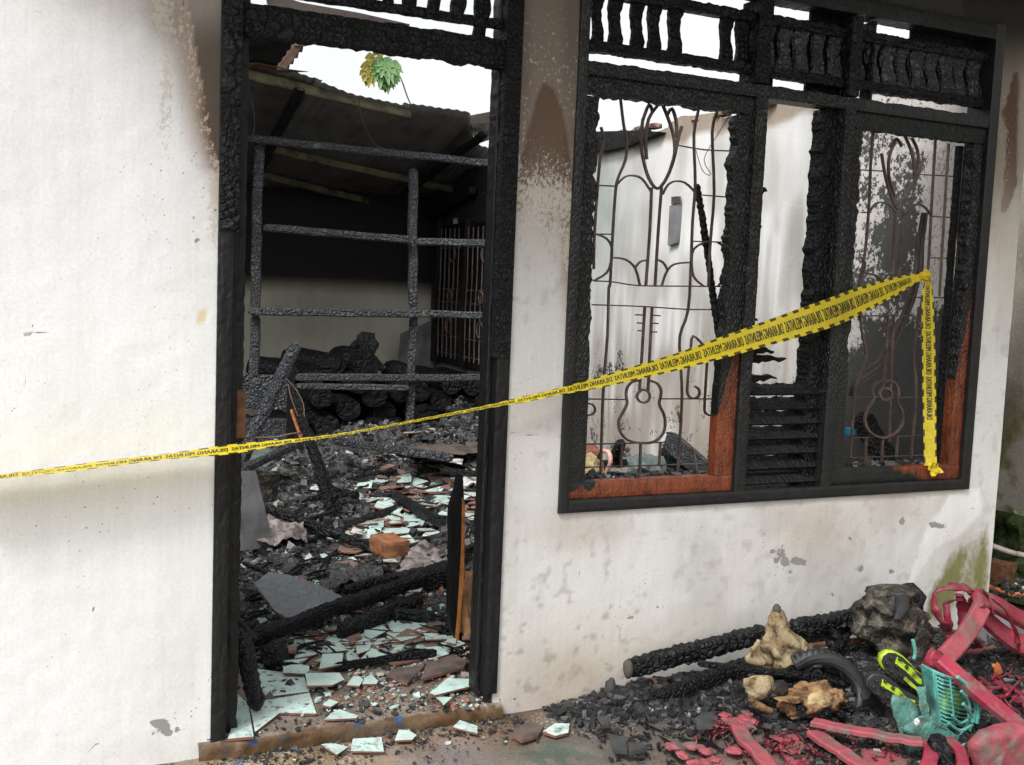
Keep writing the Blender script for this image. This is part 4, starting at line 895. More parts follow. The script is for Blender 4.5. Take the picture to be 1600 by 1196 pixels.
xb = [-1.55,-.65,.25,1.15,2.0,2.75,3.42,3.86]
for i in range(7): roof_sheet(xb[i], xb[i+1]+.05, .005+.012*(i%2), i)
def roofbar(name, a, b, w, h, mat, drop=.03):
    pa, pb = rp(*a)-RN*drop, rp(*b)-RN*drop
    d = (pb-pa).normalized(); pa = pa-d*.0; MB().ring(timber(pa, pb, h, w, jag=.03, groove=.0, round_=.08, seg=.05)).obj(name, [mat], rf)
def roofbarX(name, Y, x0, x1, w, h, mat, drop): MB().ring(timber((x0,Y,RZ(Y)-drop),(x1,Y,RZ(Y)-drop-.03), h, w, jag=.03, groove=0, round_=.08, seg=.05)).obj(name, [mat], rf)
y2 = rp(600,262).y; y3 = rp(530,297).y
roofbar('purlin', (330,92), (640,170), .07, .05, M_purlin, .05)
roofbar('purlin', (395,218), (790,308), .06, .05, M_purlin, .05)
roofbar('purlin', (395,262), (660,328), .06, .05, M_purlin, .05)
for a, b in [((470,118),(405,250)), ((760,190),(630,290)), ((250,100),(250,250))]:
    pa, pb = rp(*a), rp(*b); pa.z -= .09; pb.z -= .09; MB().ring(timber(pa, pb, .05, .08, jag=.05, seg=.04, up=(1,0,0))).obj('rafter', [M_char_dull], rf)
ps = [on(x, y, RP, RN) for x, y in [(735,180),(778,172),(778,214),(742,226)]]
o = MB().slab(ps, .003).obj('torn_roof_sheet', [M_white], rf); o['label'] = 'pale translucent torn sheet at the roof edge'
ps = [on(x, y, RP+Vector((0,0,-.04)), RN) for x, y in [(385,100),(402,98),(450,108),(482,112),(440,113),(400,107)]]; MB().slab(ps, .004).obj('rust_strip', [M_rust], rf)
# main rafter over the side wall
o = timber_obj('wall_plate', (3.72, 5.6, 2.30), (3.72, 6.7, 2.12), .10, M_char_dull, rf, jag=.06, seg=.04)
# corner of the old tiled roof, top left
tr = thing('tiled_roof_corner', 'dark underside of a tiled roof corner at the top left of the doorway', 'roof', tuple(at(420,90,4.2)))
pp = [at(300,20,4.0), at(490,30,4.0), at(470,58,4.1), at(437,104,4.3), at(380,92,4.25), at(300,90,4.2)]
MB().slab(pp, .05, n=(0,-1,0)).obj('soffit', [M_char_dull], tr)
MB().slab([at(472,56,3.95), at(482,60,3.95), at(447,108,4.05), at(434,104,4.05)], .03, n=(0,-1,0)).obj('verge_board', [M_terra_top], tr)
for k in range(5):
    a = at(474-k*7.0, 60+k*9.5, 3.98+.05*k); b = at(462-k*7.0, 56+k*9.5, 3.98+.05*k)
    MB().slab([a+Vector((-.05,-.02,-.01)), a+Vector((.03,-.02,.005)), a+Vector((.02,-.02,-.05)), a+Vector((-.06,-.02,-.06))], .02, n=(0,-1,0)).obj('verge_tile', [M_slate], tr)
o = MB().slab([at(416,-14,2.0), at(470,4,2.0), at(560,20,2.0), at(640,38,2.0), at(640,42,2.0), at(530,30,2.0), at(470,22,2.0), at(425,24,2.0)], .04, n=(0,-1,0)).obj('hanging_fascia', [M_cloth_br]); tag(o, 'pale scorched fascia strip crossing behind the door fanlight', 'fascia board')
o = timber_obj('roof_batten', at(755,100,1.0), at(800,112,1.0), .03, M_terra_top); tag(o, 'short bit of wall plate seen beside the right door jamb under the crossbar', 'batten')
# burnt eave piece and blinds far behind the left casement top
o = MB().slab([atx(920,206,3.74), atx(1000,204,3.74), atx(1028,206,3.74), atx(990,222,3.74), atx(975,228,3.74), atx(940,236,3.74), atx(920,234,3.74)], .12, n=(-1,0,0)).obj('burnt_eave_piece', [M_char_dull]); tag(o, 'burnt eave piece lying on the far end of the side wall top', 'roof piece')
tw = thing('wall_top_rubble', 'broken brown roof tile bits resting along the side wall top', 'tile rubble', (3.8, 2.6, 2.52)); tw['kind'] = 'stuff'
for i in range(16):
    y = 1.6+i*.17+random.uniform(-.05,.05); V, F = blob((3.80+random.uniform(-.02,.05), y, 2.54), (.05,.07,.025), .5, 5, i, 1); mobj('tile_bit', V, F, [M_terra_top if i % 3 else M_tan], tw)
# ================================================================== PAPAYA LEAVES
def leaf_mat(name, c1, c2):
    m, t, b = new_mat(name); v = coord(t); put(t, b.inputs['Base Color'], mix(t, noi(t, v, 2.5, 4), c1, c2)); b.inputs['Roughness'].default_value = .5
    b.inputs['Transmission Weight'].default_value = 0.0; b.inputs['Subsurface Weight'].default_value = .0; return m
ML1 = leaf_mat('papaya_leaf_green', (.13,.27,.11), (.24,.38,.14)); ML2 = leaf_mat('papaya_leaf_yellow', (.38,.42,.08), (.38,.24,.07))
tb = thing('papaya_tree', 'green papaya leaves hanging into the open sky beyond the roof', 'tree', tuple(at(597,160,11)))
tc = at(600, 86, 11)
MB().tube(smooth_path([at(655,182,11.4), at(640,160,11.3), at(626,122,11.1), at(612,98,11.05), at(600,90,11)], 4), [.010]*8+[.008]*9, 6).obj('stem', [ML2], tb)
def lobed(c, ax, ln, wd, seed):
    ax = Vector(ax).normalized(); V = []; F = []; side = ax.cross(Vector((.3,-1,.2))).normalized(); nrm = ax.cross(side); c = Vector(c)
    for li in range(7):
        an = math.radians(-75+25*li+random.uniform(-6,6)); d = (ax*math.cos(an)+side*math.sin(an)).normalized(); s2 = d.cross(nrm).normalized(); L = ln*(1-.30*abs(li-3)/3)*random.uniform(.85,1.1)
        n0 = len(V); K = 6
        for k in range(K+1):
            t = k/K; wv = wd*math.sin(math.pi*min(t*.92+.06,1))*(1+.35*math.sin(t*19+li)); dr = -nrm*.10*L*t*t+Vector((0,0,-.25*L*t*t)); ce = c+d*L*t+dr
            V += [ce-s2*wv, ce+nrm*.015, ce+s2*wv]
        for k in range(K): q = n0+k*3; F += [(q,q+1,q+4,q+3), (q+1,q+2,q+5,q+4)]
    return V, F
for i, (x, y, dx, dz, ln, mt) in enumerate([(585,90,-.2,-1,.28,ML2),(578,104,-.15,-1,.26,ML2),(600,92,.15,-1,.34,ML1),(612,98,.3,-1,.28,ML1),(604,112,.05,-1,.28,ML1),(594,100,0,-1,.3,ML1),(600,126,.05,-1,.17,ML2),(608,108,.1,-1,.26,ML1),(590,86,.3,.6,.12,ML2),(574,114,-.1,-1,.16,ML2)]):
    V, F = lobed(at(x, y, 11-.05*(i%3)), (dx,-.12,dz), ln*.9, .062, i); mobj('leaf', V, F, [mt], tb, smooth=True)
# ================================================================== CHARRED RACK AT THE BACK
RY = 5.0
rk = thing('charred_rack', 'tall ash-grey charred timber framework standing in front of the log pile', 'timber frame', (2.7, RY, .1))
def rkbar(a, b, w, h, mat=M_char_ash, Y=RY, **kw):
    return MB().ring(timber(at(a[0],a[1],Y), at(b[0],b[1],Y), h, w, jag=.025, groove=.02, round_=.10, seg=.03, **kw)).obj('beam', [mat], rk)
rkbar((386,217),(800,259), .06, .078); rkbar((412,356),(640,375), .06, .062); rkbar((650,378),(790,381), .06, .060); rkbar((388,487),(790,493), .06, .052)
rkbar((462,590),(790,591), .06, .042); rkbar((462,604),(638,606), .05, .062)
def rkpost(x0, y0, x1, y1, w, d=.06, Y=RY+.07, mat=M_char_ash): return MB().ring(timber(at(x0,y0,Y), at(x1,y1,Y), w, d, jag=.025, groove=.02, round_=.10, seg=.03, up=(0,1,0))).obj('post', [mat], rk)
rkpost(405,214,398,490,.072); rkpost(399,492,397,590,.072); rkpost(645,264,645,480,.072); rkpost(646,480,639,705,.062)
for (x0,x1,yt,yb,Y) in [(384,456,585,640,4.6),(384,452,653,692,4.55)]:
    mb = MB().slab([at(x0-25,yt,Y), at(x1,yt+2,Y), at(x1-2,yb,Y), at(x0-25,yb,Y)], .03, n=(0,-1,0)); mb.obj('shelf_panel', [M_char_grey], rk)
MB().slab([at(452,579,4.5), at(461,579,4.5), at(459,700,4.5), at(449,700,4.5)], .05, n=(0,-1,0)).obj('post', [M_char_dull], rk)
# grille in the side wall, far back; black panel stands for the dark opening
bg_ = thing('back_window', 'blackened barred window in the side wall at the far end of the room', 'window', (SX-.01, 6.0, .75))
p0, p1 = atx(688,300,SX), atx(790,300,SX)
ya, yb = 6.45, 5.05
MB().box((SX-.03,yb,.72),(SX-.012,ya,2.02)).obj('dark_opening_panel', [M_char_dull], bg_)
for yy in (ya, (ya+yb)/2, yb): MB().box((SX-.09,yy-.03,.72),(SX-.031,yy+.03,2.05)).obj('frame_post', [M_char_dull], bg_)
for k in range(12):
    yy = yb+.09+(ya-yb-.18)*k/11
    if abs(yy-(ya+yb)/2) < .05: continue
    MB().tube([(SX-.06,yy,.78),(SX-.06,yy+.02,1.25),(SX-.06,yy,1.5),(SX-.06,yy+.01,1.98)], .007, 5).obj('bar', [M_iron_pale], bg_)
for z in (.82,.98,1.30,1.42,1.80): MB().tube([(SX-.055,yb,z),(SX-.055,ya,z)], .005, 5).obj('cross_rod', [M_iron_pale], bg_)
for yy, zz, r in [(5.35,1.08,.07),(6.1,1.08,.07),(5.35,1.36,.05),(6.1,1.36,.05),(5.3,1.75,.08),(6.05,1.75,.08)]:
    MB().tube([(SX-.07, yy+r*math.cos(a*.5236), zz+r*math.sin(a*.5236)) for a in range(12)], .007, 5, closed=True).obj('scroll', [M_iron_pale], bg_)
V, F = sheet([atx(757,494,SX-.1), atx(764,490,SX-.1), atx(764,540,SX-.1), atx(759,530,SX-.1)], 3, 5, .01, 9, 2, .004); o = mobj('orange_scrap', V, F, [M_orangep]); tag(o, 'small orange scrap caught in the bars of the far window', 'scrap')
# pale board leaning on the back wall
o = MB().slab([at(627,522,6.5), at(640,516,6.5), at(678,500,6.5), at(678,582,6.5), at(622,582,6.5)], .02, n=(0,-1,0)).obj('leaning_board', [M_greysheet]); tag(o, 'grey-green board leaning against the back wall beside the far window', 'board')
# ================================================================== LOG PILE
def log(c, r, L, seed, dirx=0.0, mat=M_charcoal_log, n=14):
    rings = []; K = 8
    for i in range(K+1):
        t = i/K; f = 1.0 if 0 < i < K else .9
        rings.append([Vector((c[0]+dirx*t*L+math.cos(a)*r*f*(1+.14*fn((math.cos(a)*1.5,math.sin(a)*1.5,seed+t*.8),1)), c[1]+t*L, c[2]+math.sin(a)*r*f*(1+.14*fn((math.cos(a)*1.5,math.sin(a)*1.5,seed+4+t*.8),1))*.88)) for a in [2*math.pi*(j+.5)/n for j in range(n)]])
    return MB().ring(rings).obj('charred_log', [mat])
spots = [(503,622,.11),(585,618,.13),(628,612,.12),(512,667,.12),(548,672,.12),(590,676,.13),(545,640,.12),(618,668,.10),(690,628,.11),(727,640,.14),(706,602,.10),(738,605,.10),(700,662,.12),(725,672,.13),(747,668,.10),(668,650,.12),(660,684,.10),(600,645,.12),(655,612,.11),(480,645,.12),(470,680,.12),(755,628,.09),(685,690,.10),(560,600,.11),(490,590,.10),(640,688,.08)]
ORD = ['first','second','third','fourth','fifth','sixth','seventh','eighth','ninth','tenth','eleventh','twelfth','thirteenth']
for i, (x, y, r) in enumerate(spots):
    p = at(x, y, 5.28+.18*((i*7)%5)/5); o = log(p, r, 1.1, i*3.3, random.uniform(-.15,.15)); row = 0 if y < 626 else (1 if y < 656 else 2); rk_ = sorted(q[0] for q in spots if (0 if q[1] < 626 else (1 if q[1] < 656 else 2)) == row).index(x); tag(o, 'charred log end-on, '+ORD[rk_]+' from the left in the '+['upper','middle','lowest'][row]+' row of the pile', 'log', 'charred logs stacked at the back of the room')
for i, (a, b, r, lb) in enumerate([((440,562),(540,580),.13,'thick charred log lying sideways on top of the pile at its left'),((525,566),(570,562),.13,'short thick charred log beside the burnt stump'),((388,572),(470,588),.10,'thin charred log half hidden behind the left rack post'),((600,575),(660,600),.10,'charred log sloping down to the right from the burnt stump'),((655,590),(720,622),.10,'long charred log sloping down behind the middle post')]):
    mb = MB(); mb.ring(timber(at(a[0],a[1],5.75), at(b[0],b[1],5.55), r*1.8, r*1.8, jag=.05, groove=.02, round_=1.0, seg=.05, seed=i)); o = mb.obj('charred_log', [M_charcoal_log]); tag(o, lb, 'log')
o = log(at(573,572,5.4), .14, .8, 77.0); tag(o, 'big round charred log whose end faces the doorway under the stump', 'log')
mb = MB()
V, F = blob(at(570,540,5.6), (.10,.10,.12), .45, 5, 4, 3); mb.add(V, F)
for (a, b, r) in [((570,555),(562,524),.05),((560,540),(555,536),.03),((580,548),(589,536),.035),((575,560),(600,578),.05)]: mb.tube([at(a[0],a[1],5.55), at((a[0]+b[0])/2+2,(a[1]+b[1])/2,5.53), at(b[0],b[1],5.5)], [r,r*.8,r*.6], 7)
o = mb.obj('burnt_stump', [M_char_grey]); tag(o, 'knobbly burnt tree stump standing on the log pile', 'stump')
# ================================================================== DEBRIS BEDS INSIDE
HE = []   # x, y, rx, ry, h
def heap(px, py, rx, ry, h, z=.06): p = gd(px, py, z); HE.append((p.x, p.y, rx, ry, h))
heap(430,905,.16,.16,.05); heap(455,865,.20,.25,.08,.1); heap(560,880,.30,.12,.06,.1); heap(395,990,.10,.16,.08); heap(640,735,1.0,.45,.16,.1); heap(440,780,.5,.55,.17,.12); heap(560,730,.7,.4,.18,.12)
heap(735,870,.16,.35,.20,.12); heap(700,930,.16,.12,.10,.1); heap(420,830,.25,.3,.08,.1); heap(690,870,.3,.12,.05,.08); heap(560,835,.4,.12,.03,.06); heap(650,800,.22,.12,.05); heap(745,780,.2,.3,.10,.1); heap(500,950,.18,.12,.04)
def Hin(x, y):
    h = 0.0
    for a, b, rx, ry, hh in HE: h += hh*math.exp(-((x-a)/rx)**2-((y-b)/ry)**2)
    h += .15*float(np.clip((y-3.9)/.8, 0, 1))
    if x > 2.85: h += .34*float(np.clip((x-2.85)/.8, 0, 1))*float(np.clip((y-.2)/.6, 0, 1))*(.75+.5*fn((x*2,y*2,3),1))
    if x < .95 and y > 1.2: h += .12
    h *= .85
    h *= (1+.45*fn((x*5,y*5,0),1)+.3*fn((x*14,y*14,2),1))
    return h+.012*fn((x*9,y*9,7),1)+.006*fn((x*40,y*40,7),1)-.012
nx, ny = 230, 270; xs = np.linspace(-1.5, SX, nx); ys2 = np.linspace(.14, BY, ny); Hm = np.array([[Hin(x, y) for x in xs] for y in ys2])
V = [(xs[i], ys2[j], .05+max(Hm[j,i], -.01)) for j in range(ny) for i in range(nx)]; F = [(j*nx+i, j*nx+i+1, (j+1)*nx+i+1, (j+1)*nx+i) for j in range(ny-1) for i in range(nx-1) if max(Hm[j,i],Hm[j+1,i],Hm[j,i+1]) > 0]
ab = mobj('ash_bed', V, F, [M_ash], loc=(1,3,.05), smooth=True); tag(ab, 'black bed of ash and charcoal covering the floor of the burnt room', 'ash', kind='stuff')
# crumbs
def palette(n, kind='in'):
    c = np.zeros((n,3)); r = RNG.rand(n); v = RNG.uniform(.010,.045,n)[:,None]; c[:] = v*np.array([1,1,1.03])
    def s(a, b, col, j=.25): 
        m = (r >= a)&(r < b); c[m] = np.array(col)*(1+RNG.uniform(-j,j,(m.sum(),1)))
    if kind == 'in': s(0,.22,(.12,.118,.115)); s(.20,.225,(.34,.33,.31)); s(.135,.15,(.20,.10,.06)); s(.155,.17,(.34,.44,.40)); s(.17,.20,(.09,.065,.05))
    elif kind == 'tile': s(0,.25,(.38,.50,.46)); s(.25,.5,(.26,.12,.08)); s(.5,.7,(.12,.10,.09)); s(.7,.8,(.3,.27,.24))
    else: c *= .75; s(0,.05,(.09,.09,.09)); s(.05,.06,(.28,.27,.25)); s(.06,.068,(.2,.1,.06))
    return c
pts = []; N = 52000
X_ = RNG.uniform(.5, SX-.02, N*2); Y_ = .25+RNG.rand(N*2)**1.25*5.2
jx = np.clip(((X_+1.5)/(SX+1.5)*(nx-1)).astype(int), 0, nx-1); jy = np.clip(((Y_-.14)/(BY-.14)*(ny-1)).astype(int), 0, ny-1); hh = Hm[jy, jx]
ok = (hh > .004) | (RNG.rand(N*2) < .10); ok &= (X_/(Y_+3.3) > .12); X_, Y_, hh = X_[ok][:N], Y_[ok][:N], hh[ok][:N]; sz = np.clip(RNG.lognormal(math.log(.011), .55, len(X_)), .004, .045)*(1+.07*Y_)
Pn = np.stack([X_, Y_, .05+np.maximum(hh, 0)+sz*.2], 1)
o = chunks('charcoal_crumbs', Pn, sz, palette(len(X_)), M_crumb); tag(o, 'loose charcoal crumbs and plaster bits strewn over the room floor', 'charcoal', kind='stuff')
# charred splinters lying about
mb = MB()
for k in range(260):
    y = .5+random.random()**1.2*4.5; x = random.uniform(.2,.45)*(y+3.3); h = .06+max(Hin(x, y), 0)
    a = random.uniform(0, math.pi); L = random.uniform(.04,.22); d = Vector((math.cos(a), math.sin(a), random.uniform(-.15,.25)))*L/2; c = Vector((x, y, h+.01)); r = random.uniform(.003,.010)
    mb.tube([c-d, c+Vector((0,0,r)), c+d], [r*.7,r,r*.4], 4)
o = mb.obj('splinters', [M_char_small]); tag(o, 'charred splinters scattered on the ash', 'splinters', kind='stuff')
# ================================================================== BROKEN TILES
def shard_mesh(seed, top=M_tile):
    rnd = random.Random(seed); k = rnd.choice([3,4,4,5,5,6]); an = sorted(rnd.uniform(0, 2*math.pi) for _ in range(k))
    while max([(an[(i+1)%k]-an[i]) % (2*math.pi) for i in range(k)]) > 2.6: an = sorted(rnd.uniform(0, 2*math.pi) for _ in range(k))
    pts = [Vector((math.cos(a)*rnd.uniform(.75,1.1), math.sin(a)*rnd.uniform(.55,.9), 0)) for a in an]; mb = MB()
    mb.slab(pts, .16, n=(0,0,1), m=0, mside=1)
    return mkmesh('tile_shard', [(v.x, v.y, v.z) for v in mb.v], mb.f, [top, M_terra], mb.m)
SH = [shard_mesh(i) for i in range(14)]+[shard_mesh(40+i, M_terra_top) for i in range(5)]
def shard(x, y, z, s, rz, tx, ty, k, label, group):
    o = bpy.data.objects.new('tile_shard', SH[k]); C.objects.link(o); o.location = (x, y, z); o.scale = (s, s, min(.0065/.16, s)*1.0); o.rotation_euler = (tx, ty, rz); return tag(o, label, 'tile shard', group)
near = [([(640,915),(735,948),(725,960),(565,968),(600,935)],0,'pointed mint shard lying alone on the bare threshold concrete'),
 ([(590,865),(638,880),(595,905),(555,895)],0,'small speckled mint shard beside the right edge of the whole tiles'),([(1150,880),(1122,855),(1207,855),(1160,897)],0,'small terracotta-edged shard at the right end of the threshold'),
 ([(1090,835),(1180,760),(1320,765),(1320,795),(1120,845)],0,'long curved mint shard at the foot of the right door jamb'),([(880,745),(905,715),(1070,695),(980,785),(910,760)],1,'brown slab fragment in the doorway centre'),
 ([(1045,765),(1085,680),(1150,670),(1265,705)],1,'large brown triangular slab fragment near the right jamb'),([(1140,665),(1210,640),(1280,675),(1265,700),(1155,680)],1,'upper brown slab fragment leaning on the large triangular one'),
 ([(470,735),(640,733),(665,768),(605,795),(480,798)],0,'wide mint shard right of the whole tile corner'),([(675,795),(710,750),(745,752),(760,770),(740,800)],0,'five-sided mint shard in front of the thin charred lath'),
 ([(765,760),(800,740),(835,775),(825,790),(755,790)],0,'triangular mint shard next to the dark crumbs in the doorway'),([(360,705),(420,685),(490,700),(490,725),(470,738),(360,733)],0,'grey-dusted mint shard lying on the corner of a whole tile'),
 ([(555,640),(660,635),(655,690),(540,715)],0,'square mint shard at the left end of the thin lath'),([(675,640),(735,630),(740,670),(680,680)],0,'small square mint shard above the thin lath'),
 ([(590,600),(640,580),(680,620),(575,635)],0,'mint shard with a long crack left of the charcoal ring'),([(720,600),(800,590),(790,620),(730,640)],0,'little dark-veined mint shard in the middle of the doorway'),
 ([(745,665),(800,610),(900,640),(905,655),(760,675)],0,'long mint shard just behind the thin lath'),([(890,510),(1000,480),(1080,490),(990,530),(900,530)],0,'wide mint shard in front of the short charcoal block'),
 ([(1060,535),(1175,540),(1178,565),(1070,568)],0,'clean rectangular mint shard near the split board foot'),([(1045,510),(1110,465),(1180,490),(1130,525)],1,'brown slab fragment below the short charcoal block'),
 ([(700,500),(800,470),(870,450),(880,460),(770,500)],0,'thin mint sliver under the long charred beam'),([(765,520),(860,500),(885,520),(800,565),(765,550)],0,'broad mint shard below the long charred beam'),
 ([(515,545),(555,530),(582,545),(560,572),(515,560)],2,'terracotta shard lying face down with a hole in it'),([(465,565),(500,570),(495,595),(470,585)],0,'tiny mint shard left of the holed terracotta piece'),([(375,605),(428,600),(425,632),(372,632)],2,'square terracotta bit by the fat charcoal stub'),
 ([(870,470),(980,468),(1000,478),(890,508)],0,'mint shard touching the short charcoal block on its left'),([(660,535),(740,530),(755,560),(700,590)],2,'terracotta shard face down among mint pieces'),
 ([(548,1092),(600,1083),(687,1103),(628,1143)],0,'leftmost mint shard outside on the yard before the threshold'),([(708,1063),(850,1055),(864,1128),(697,1125)],0,'nearly square mint shard outside in front of the threshold'),
 ([(937,1018),(985,1020),(1027,1045),(1005,1068),(917,1072)],0,'notched mint shard outside against the threshold'),([(1242,970),(1330,1000),(1330,1038),(1207,1005)],0,'mint shard outside in front of the right jamb foot'),
 ([(1180,540),(1230,545),(1220,590),(1175,580)],0,'small mint shard beside the tan wedge')]
for i, (pl, k, lb) in enumerate(near):
    z = (.066+.004*(i%4)) if i < 26 or i == 30 else .013
    o = tile_piece('tile_shard', c4p(pl), z, M_slate if k == 1 else (M_terra_top if k == 2 else M_tile), M_terra, None, .0065 if k != 1 else .010, zs=[z+.004*((j*3+i)%3) for j in range(len(pl))]); tag(o, lb, 'tile shard')
o = tile_piece('tile_shard', [(848,1143),(868,1130),(890,1131),(888,1145),(868,1150)], .02); tag(o, 'mint shard with orange edge outside at the left end of the charcoal heap', 'tile shard')
o = tile_piece('tile_shard', [(800,1148),(822,1128),(850,1135),(840,1150),(815,1158)], .02, M_slate); tag(o, 'dark slab fragment outside between the jamb and the charcoal heap', 'tile shard')
cnt = 0
def scatter_shards(poly, n, smin, smax, lb, grp, face_down=.3, zoff=.012, tilt=.10):
    k = 0; xs_ = [p[0] for p in poly]; ys_ = [p[1] for p in poly]
    while k < n:
        x, y = random.uniform(min(xs_), max(xs_)), random.uniform(min(ys_), max(ys_))
        if not inside(np.array([x]), np.array([y]), poly)[0]: continue
        p = gd(x, y, .06); h = max(Hin(p.x, p.y), 0)
        s = random.uniform(smin, smax); m = random.randrange(14) if random.random() > face_down else 14+random.randrange(5)
        shard(p.x, p.y, .05+h+zoff+random.uniform(0,.012), s, random.uniform(0,6.28), random.gauss(0,tilt), random.gauss(0,tilt), m, lb, grp); k += 1
scatter_shards(c4p([(460,520),(640,500),(870,470),(1180,500),(1230,600),(900,690),(640,700),(420,690),(440,600)]), 55, .045,.10, 'broken mint floor tile piece in the rubble just inside the doorway', 'tile pieces just inside the doorway', .14, .006, .06)
scatter_shards([(545,775),(640,745),(755,748),(755,800),(700,830),(640,870),(560,870),(520,850),(600,815),(560,800)], 150, .065,.145, 'broken tile piece in the far patch of tile rubble behind the brick', 'tile pieces in the far rubble patch', .26, .02, .12)
scatter_shards([(500,885),(640,880),(700,905),(660,935),(520,900)], 22, .03,.07, 'broken tile piece lying behind the long charred beam', 'tile pieces behind the long beam', .4, .012, .2)
scatter_shards([(580,755),(755,742),(755,770),(580,780)], 30, .05,.10, 'small broken tile piece at the back edge of the tile rubble', 'tile pieces at the back edge of the rubble', .5, .02, .2)
pts = []
while len(pts) < 2600:
    x, y = random.uniform(400,760), random.uniform(745,1110); p = gd(x, y, .06)
    if y < 900 and x < 520: continue
    pts.append((p.x, p.y, .058+max(Hin(p.x,p.y),0)))
sz = RNG.lognormal(math.log(.009), .45, len(pts)); o = chunks('tile_crumbs', np.array(pts), sz, palette(len(pts), 'tile'), M_crumb, .5); tag(o, 'tiny tile and charcoal crumbs between the broken tiles', 'rubble', kind='stuff')
# ================================================================== BEAMS AND THINGS IN THE ROOM
def beam(a, b, w, h, lb, cat='beam', za=.12, zb=.12, mat=M_char, name='charred_beam', **kw):
    pa = a if isinstance(a, Vector) else gd(a[0], a[1], za); pb = b if isinstance(b, Vector) else gd(b[0], b[1], zb)
    o = MB().ring(timber(pa, pb, h, w, **kw)).obj(name, [mat]); return tag(o, lb, cat)
beam((372,1006),(662,903), .062,.055, 'long charred beam lying diagonally across the doorway rubble', za=.13, zb=.17, jag=.12, seed=1, groove=.16)
beam((530,990),(656,936), .07,.05, 'shorter charred beam just in front of the long one', za=.09, zb=.10, seed=2)
beam((538,926),(702,884), .06,.05, 'charred beam just behind the long one', za=.14, zb=.13, seed=3)
beam((607,960),(680,966), .05,.045, 'short square charcoal block on the mint tiles', 'charcoal block', .085,.085, seed=4, seg=.012, name='charcoal_block')
beam((521,1043),(682,1020), .035,.012, 'thin flat charred lath across the broken tiles', 'lath', .075,.078, mat=M_char_small, seed=5, jag=.06, groove=.04, name='charred_lath')
beam((416,795),(588,858), .048,.04, 'charred beam running from the leaning grey sheet towards the brick', za=.22, zb=.10, seed=6)
beam((617,774),(730,842), .06,.055, 'stout charred beam pointing at the split board, its round end up left', za=.14, zb=.12, seed=7)
beam((540,826),(634,790), .055,.045, 'charred beam crossing the far tile rubble', za=.10, zb=.10, seed=8)
beam((520,688),(708,716), .06,.06, 'long thin charred beam lying on the ash at the back', za=.40, zb=.30, seed=9, mat=M_char_grey)
beam((380,733),(472,692), .05,.04, 'glossy charred stick left of the crossed battens', 'stick', .38,.42, seed=10, mat=M_char_grey)
beam((424,745),(560,775), .05,.05, 'half-buried charred beam behind the crossed battens', za=.2, zb=.15, seed=22)
beam(at(352,775,3.15), at(464,536,3.45), .07,.07, 'thick ash-grey charred beam leaning up from behind the left jamb', mat=M_char_grey, seed=11, jag=.05, groove=.10)
beam(at(455,600,3.1), at(520,812,2.75), .045,.05, 'left one of two crossed charred battens propped upright', 'batten', name='charred_batten', seed=12)
beam(at(462,630,3.18), at(532,808,2.80), .045,.05, 'right one of two crossed charred battens propped upright', 'batten', name='charred_batten', seed=13)
beam(at(455,640,3.05), at(473,692,3.0), .018,.02, 'short raw orange batten against the crossed battens', 'batten', mat=M_orange_wood, name='batten', jag=.02, groove=0)
beam((378,992),(403,1104), .055,.05, 'short ribbed charred post leaning beside the left jamb on the whole tiles', 'post', .36,.075, seed=14, name='charred_post', mat=M_char, groove=.25)
beam((420,1030),(436,1012), .09,.08, 'fat round charcoal stub behind the whole tiles', 'charcoal stub', .10,.10, seed=15, round_=1, name='charcoal_stub')
beam((660,908),(722,898), .12,.10, 'square dark charred block behind the split board', 'charred block', .14,.16, seed=16, name='charred_block', jag=.04)
STK = ['over the black hollow under the crazed board','in front of the hollow at the left jamb','just below the leaning grey sheet','at the back edge of the ash, near centre','running up behind the ashen cloth towards the split board','lying level under the white cloth','left of the crazed board top','beside the foot of the crossed battens','pointing right at the back of the tile rubble','between the brick and the long beam','right of the split board in the ash','lowest, right at the left jamb foot']
for i, (a, b, w_, za) in enumerate([((385,935),(470,890),.02,.14),((395,1000),(440,985),.018,.1),((455,820),(520,800),.02,.14),((560,745),(620,735),.02,.24),((640,855),(720,825),.02,.1),((690,735),(755,742),.04,.22),((380,880),(440,905),.02,.16),((480,780),(560,770),.03,.2),((660,765),(700,755),.015,.2),((590,885),(640,905),.02,.12),((700,870),(750,850),.03,.2),((365,960),(400,1000),.02,.16)]):
    beam(a, b, w_, w_, 'thin charred stick '+STK[i], 'stick', za, za+.01, seed=30+i, name='charred_stick').__setitem__('group', 'thin charred sticks in the ash')
# wires
for pth, lb in [([(447,592),(462,608),(474,632),(476,655),(484,678),(490,695)],'thin pinkish wire looping down from the leaning beam'),([(450,600),(456,625),(470,660),(486,690)],'second thin wire hanging close beside the looping one'),([(400,684),(430,683),(455,678),(480,674)],'nearly level thin wire behind the tape')]:
    o = MB().tube(smooth_path([at(x, y, 3.0) for x, y in pth], 4), .0035, 5).obj('wire', [M_wire]); tag(o, lb, 'wire')
# tilted charred board
pz = [(397,911,.22),(420,894,.24),(450,898,.24),(500,915,.20),(548,939,.15),(500,958,.13),(455,970,.12),(430,955,.15),(418,940,.18)]
o = MB().slab([gd(x, y, z) for x, y, z in pz], .012).obj('crazed_board', [mat_char('crazed_grey_char', .05, base=(.13,.14,.15), ash=(.24,.25,.26), ashamt=.8, rough=.6, depth=.003)]); tag(o, 'grey crazed charred panel tilted over a black hollow at the left of the doorway', 'board')
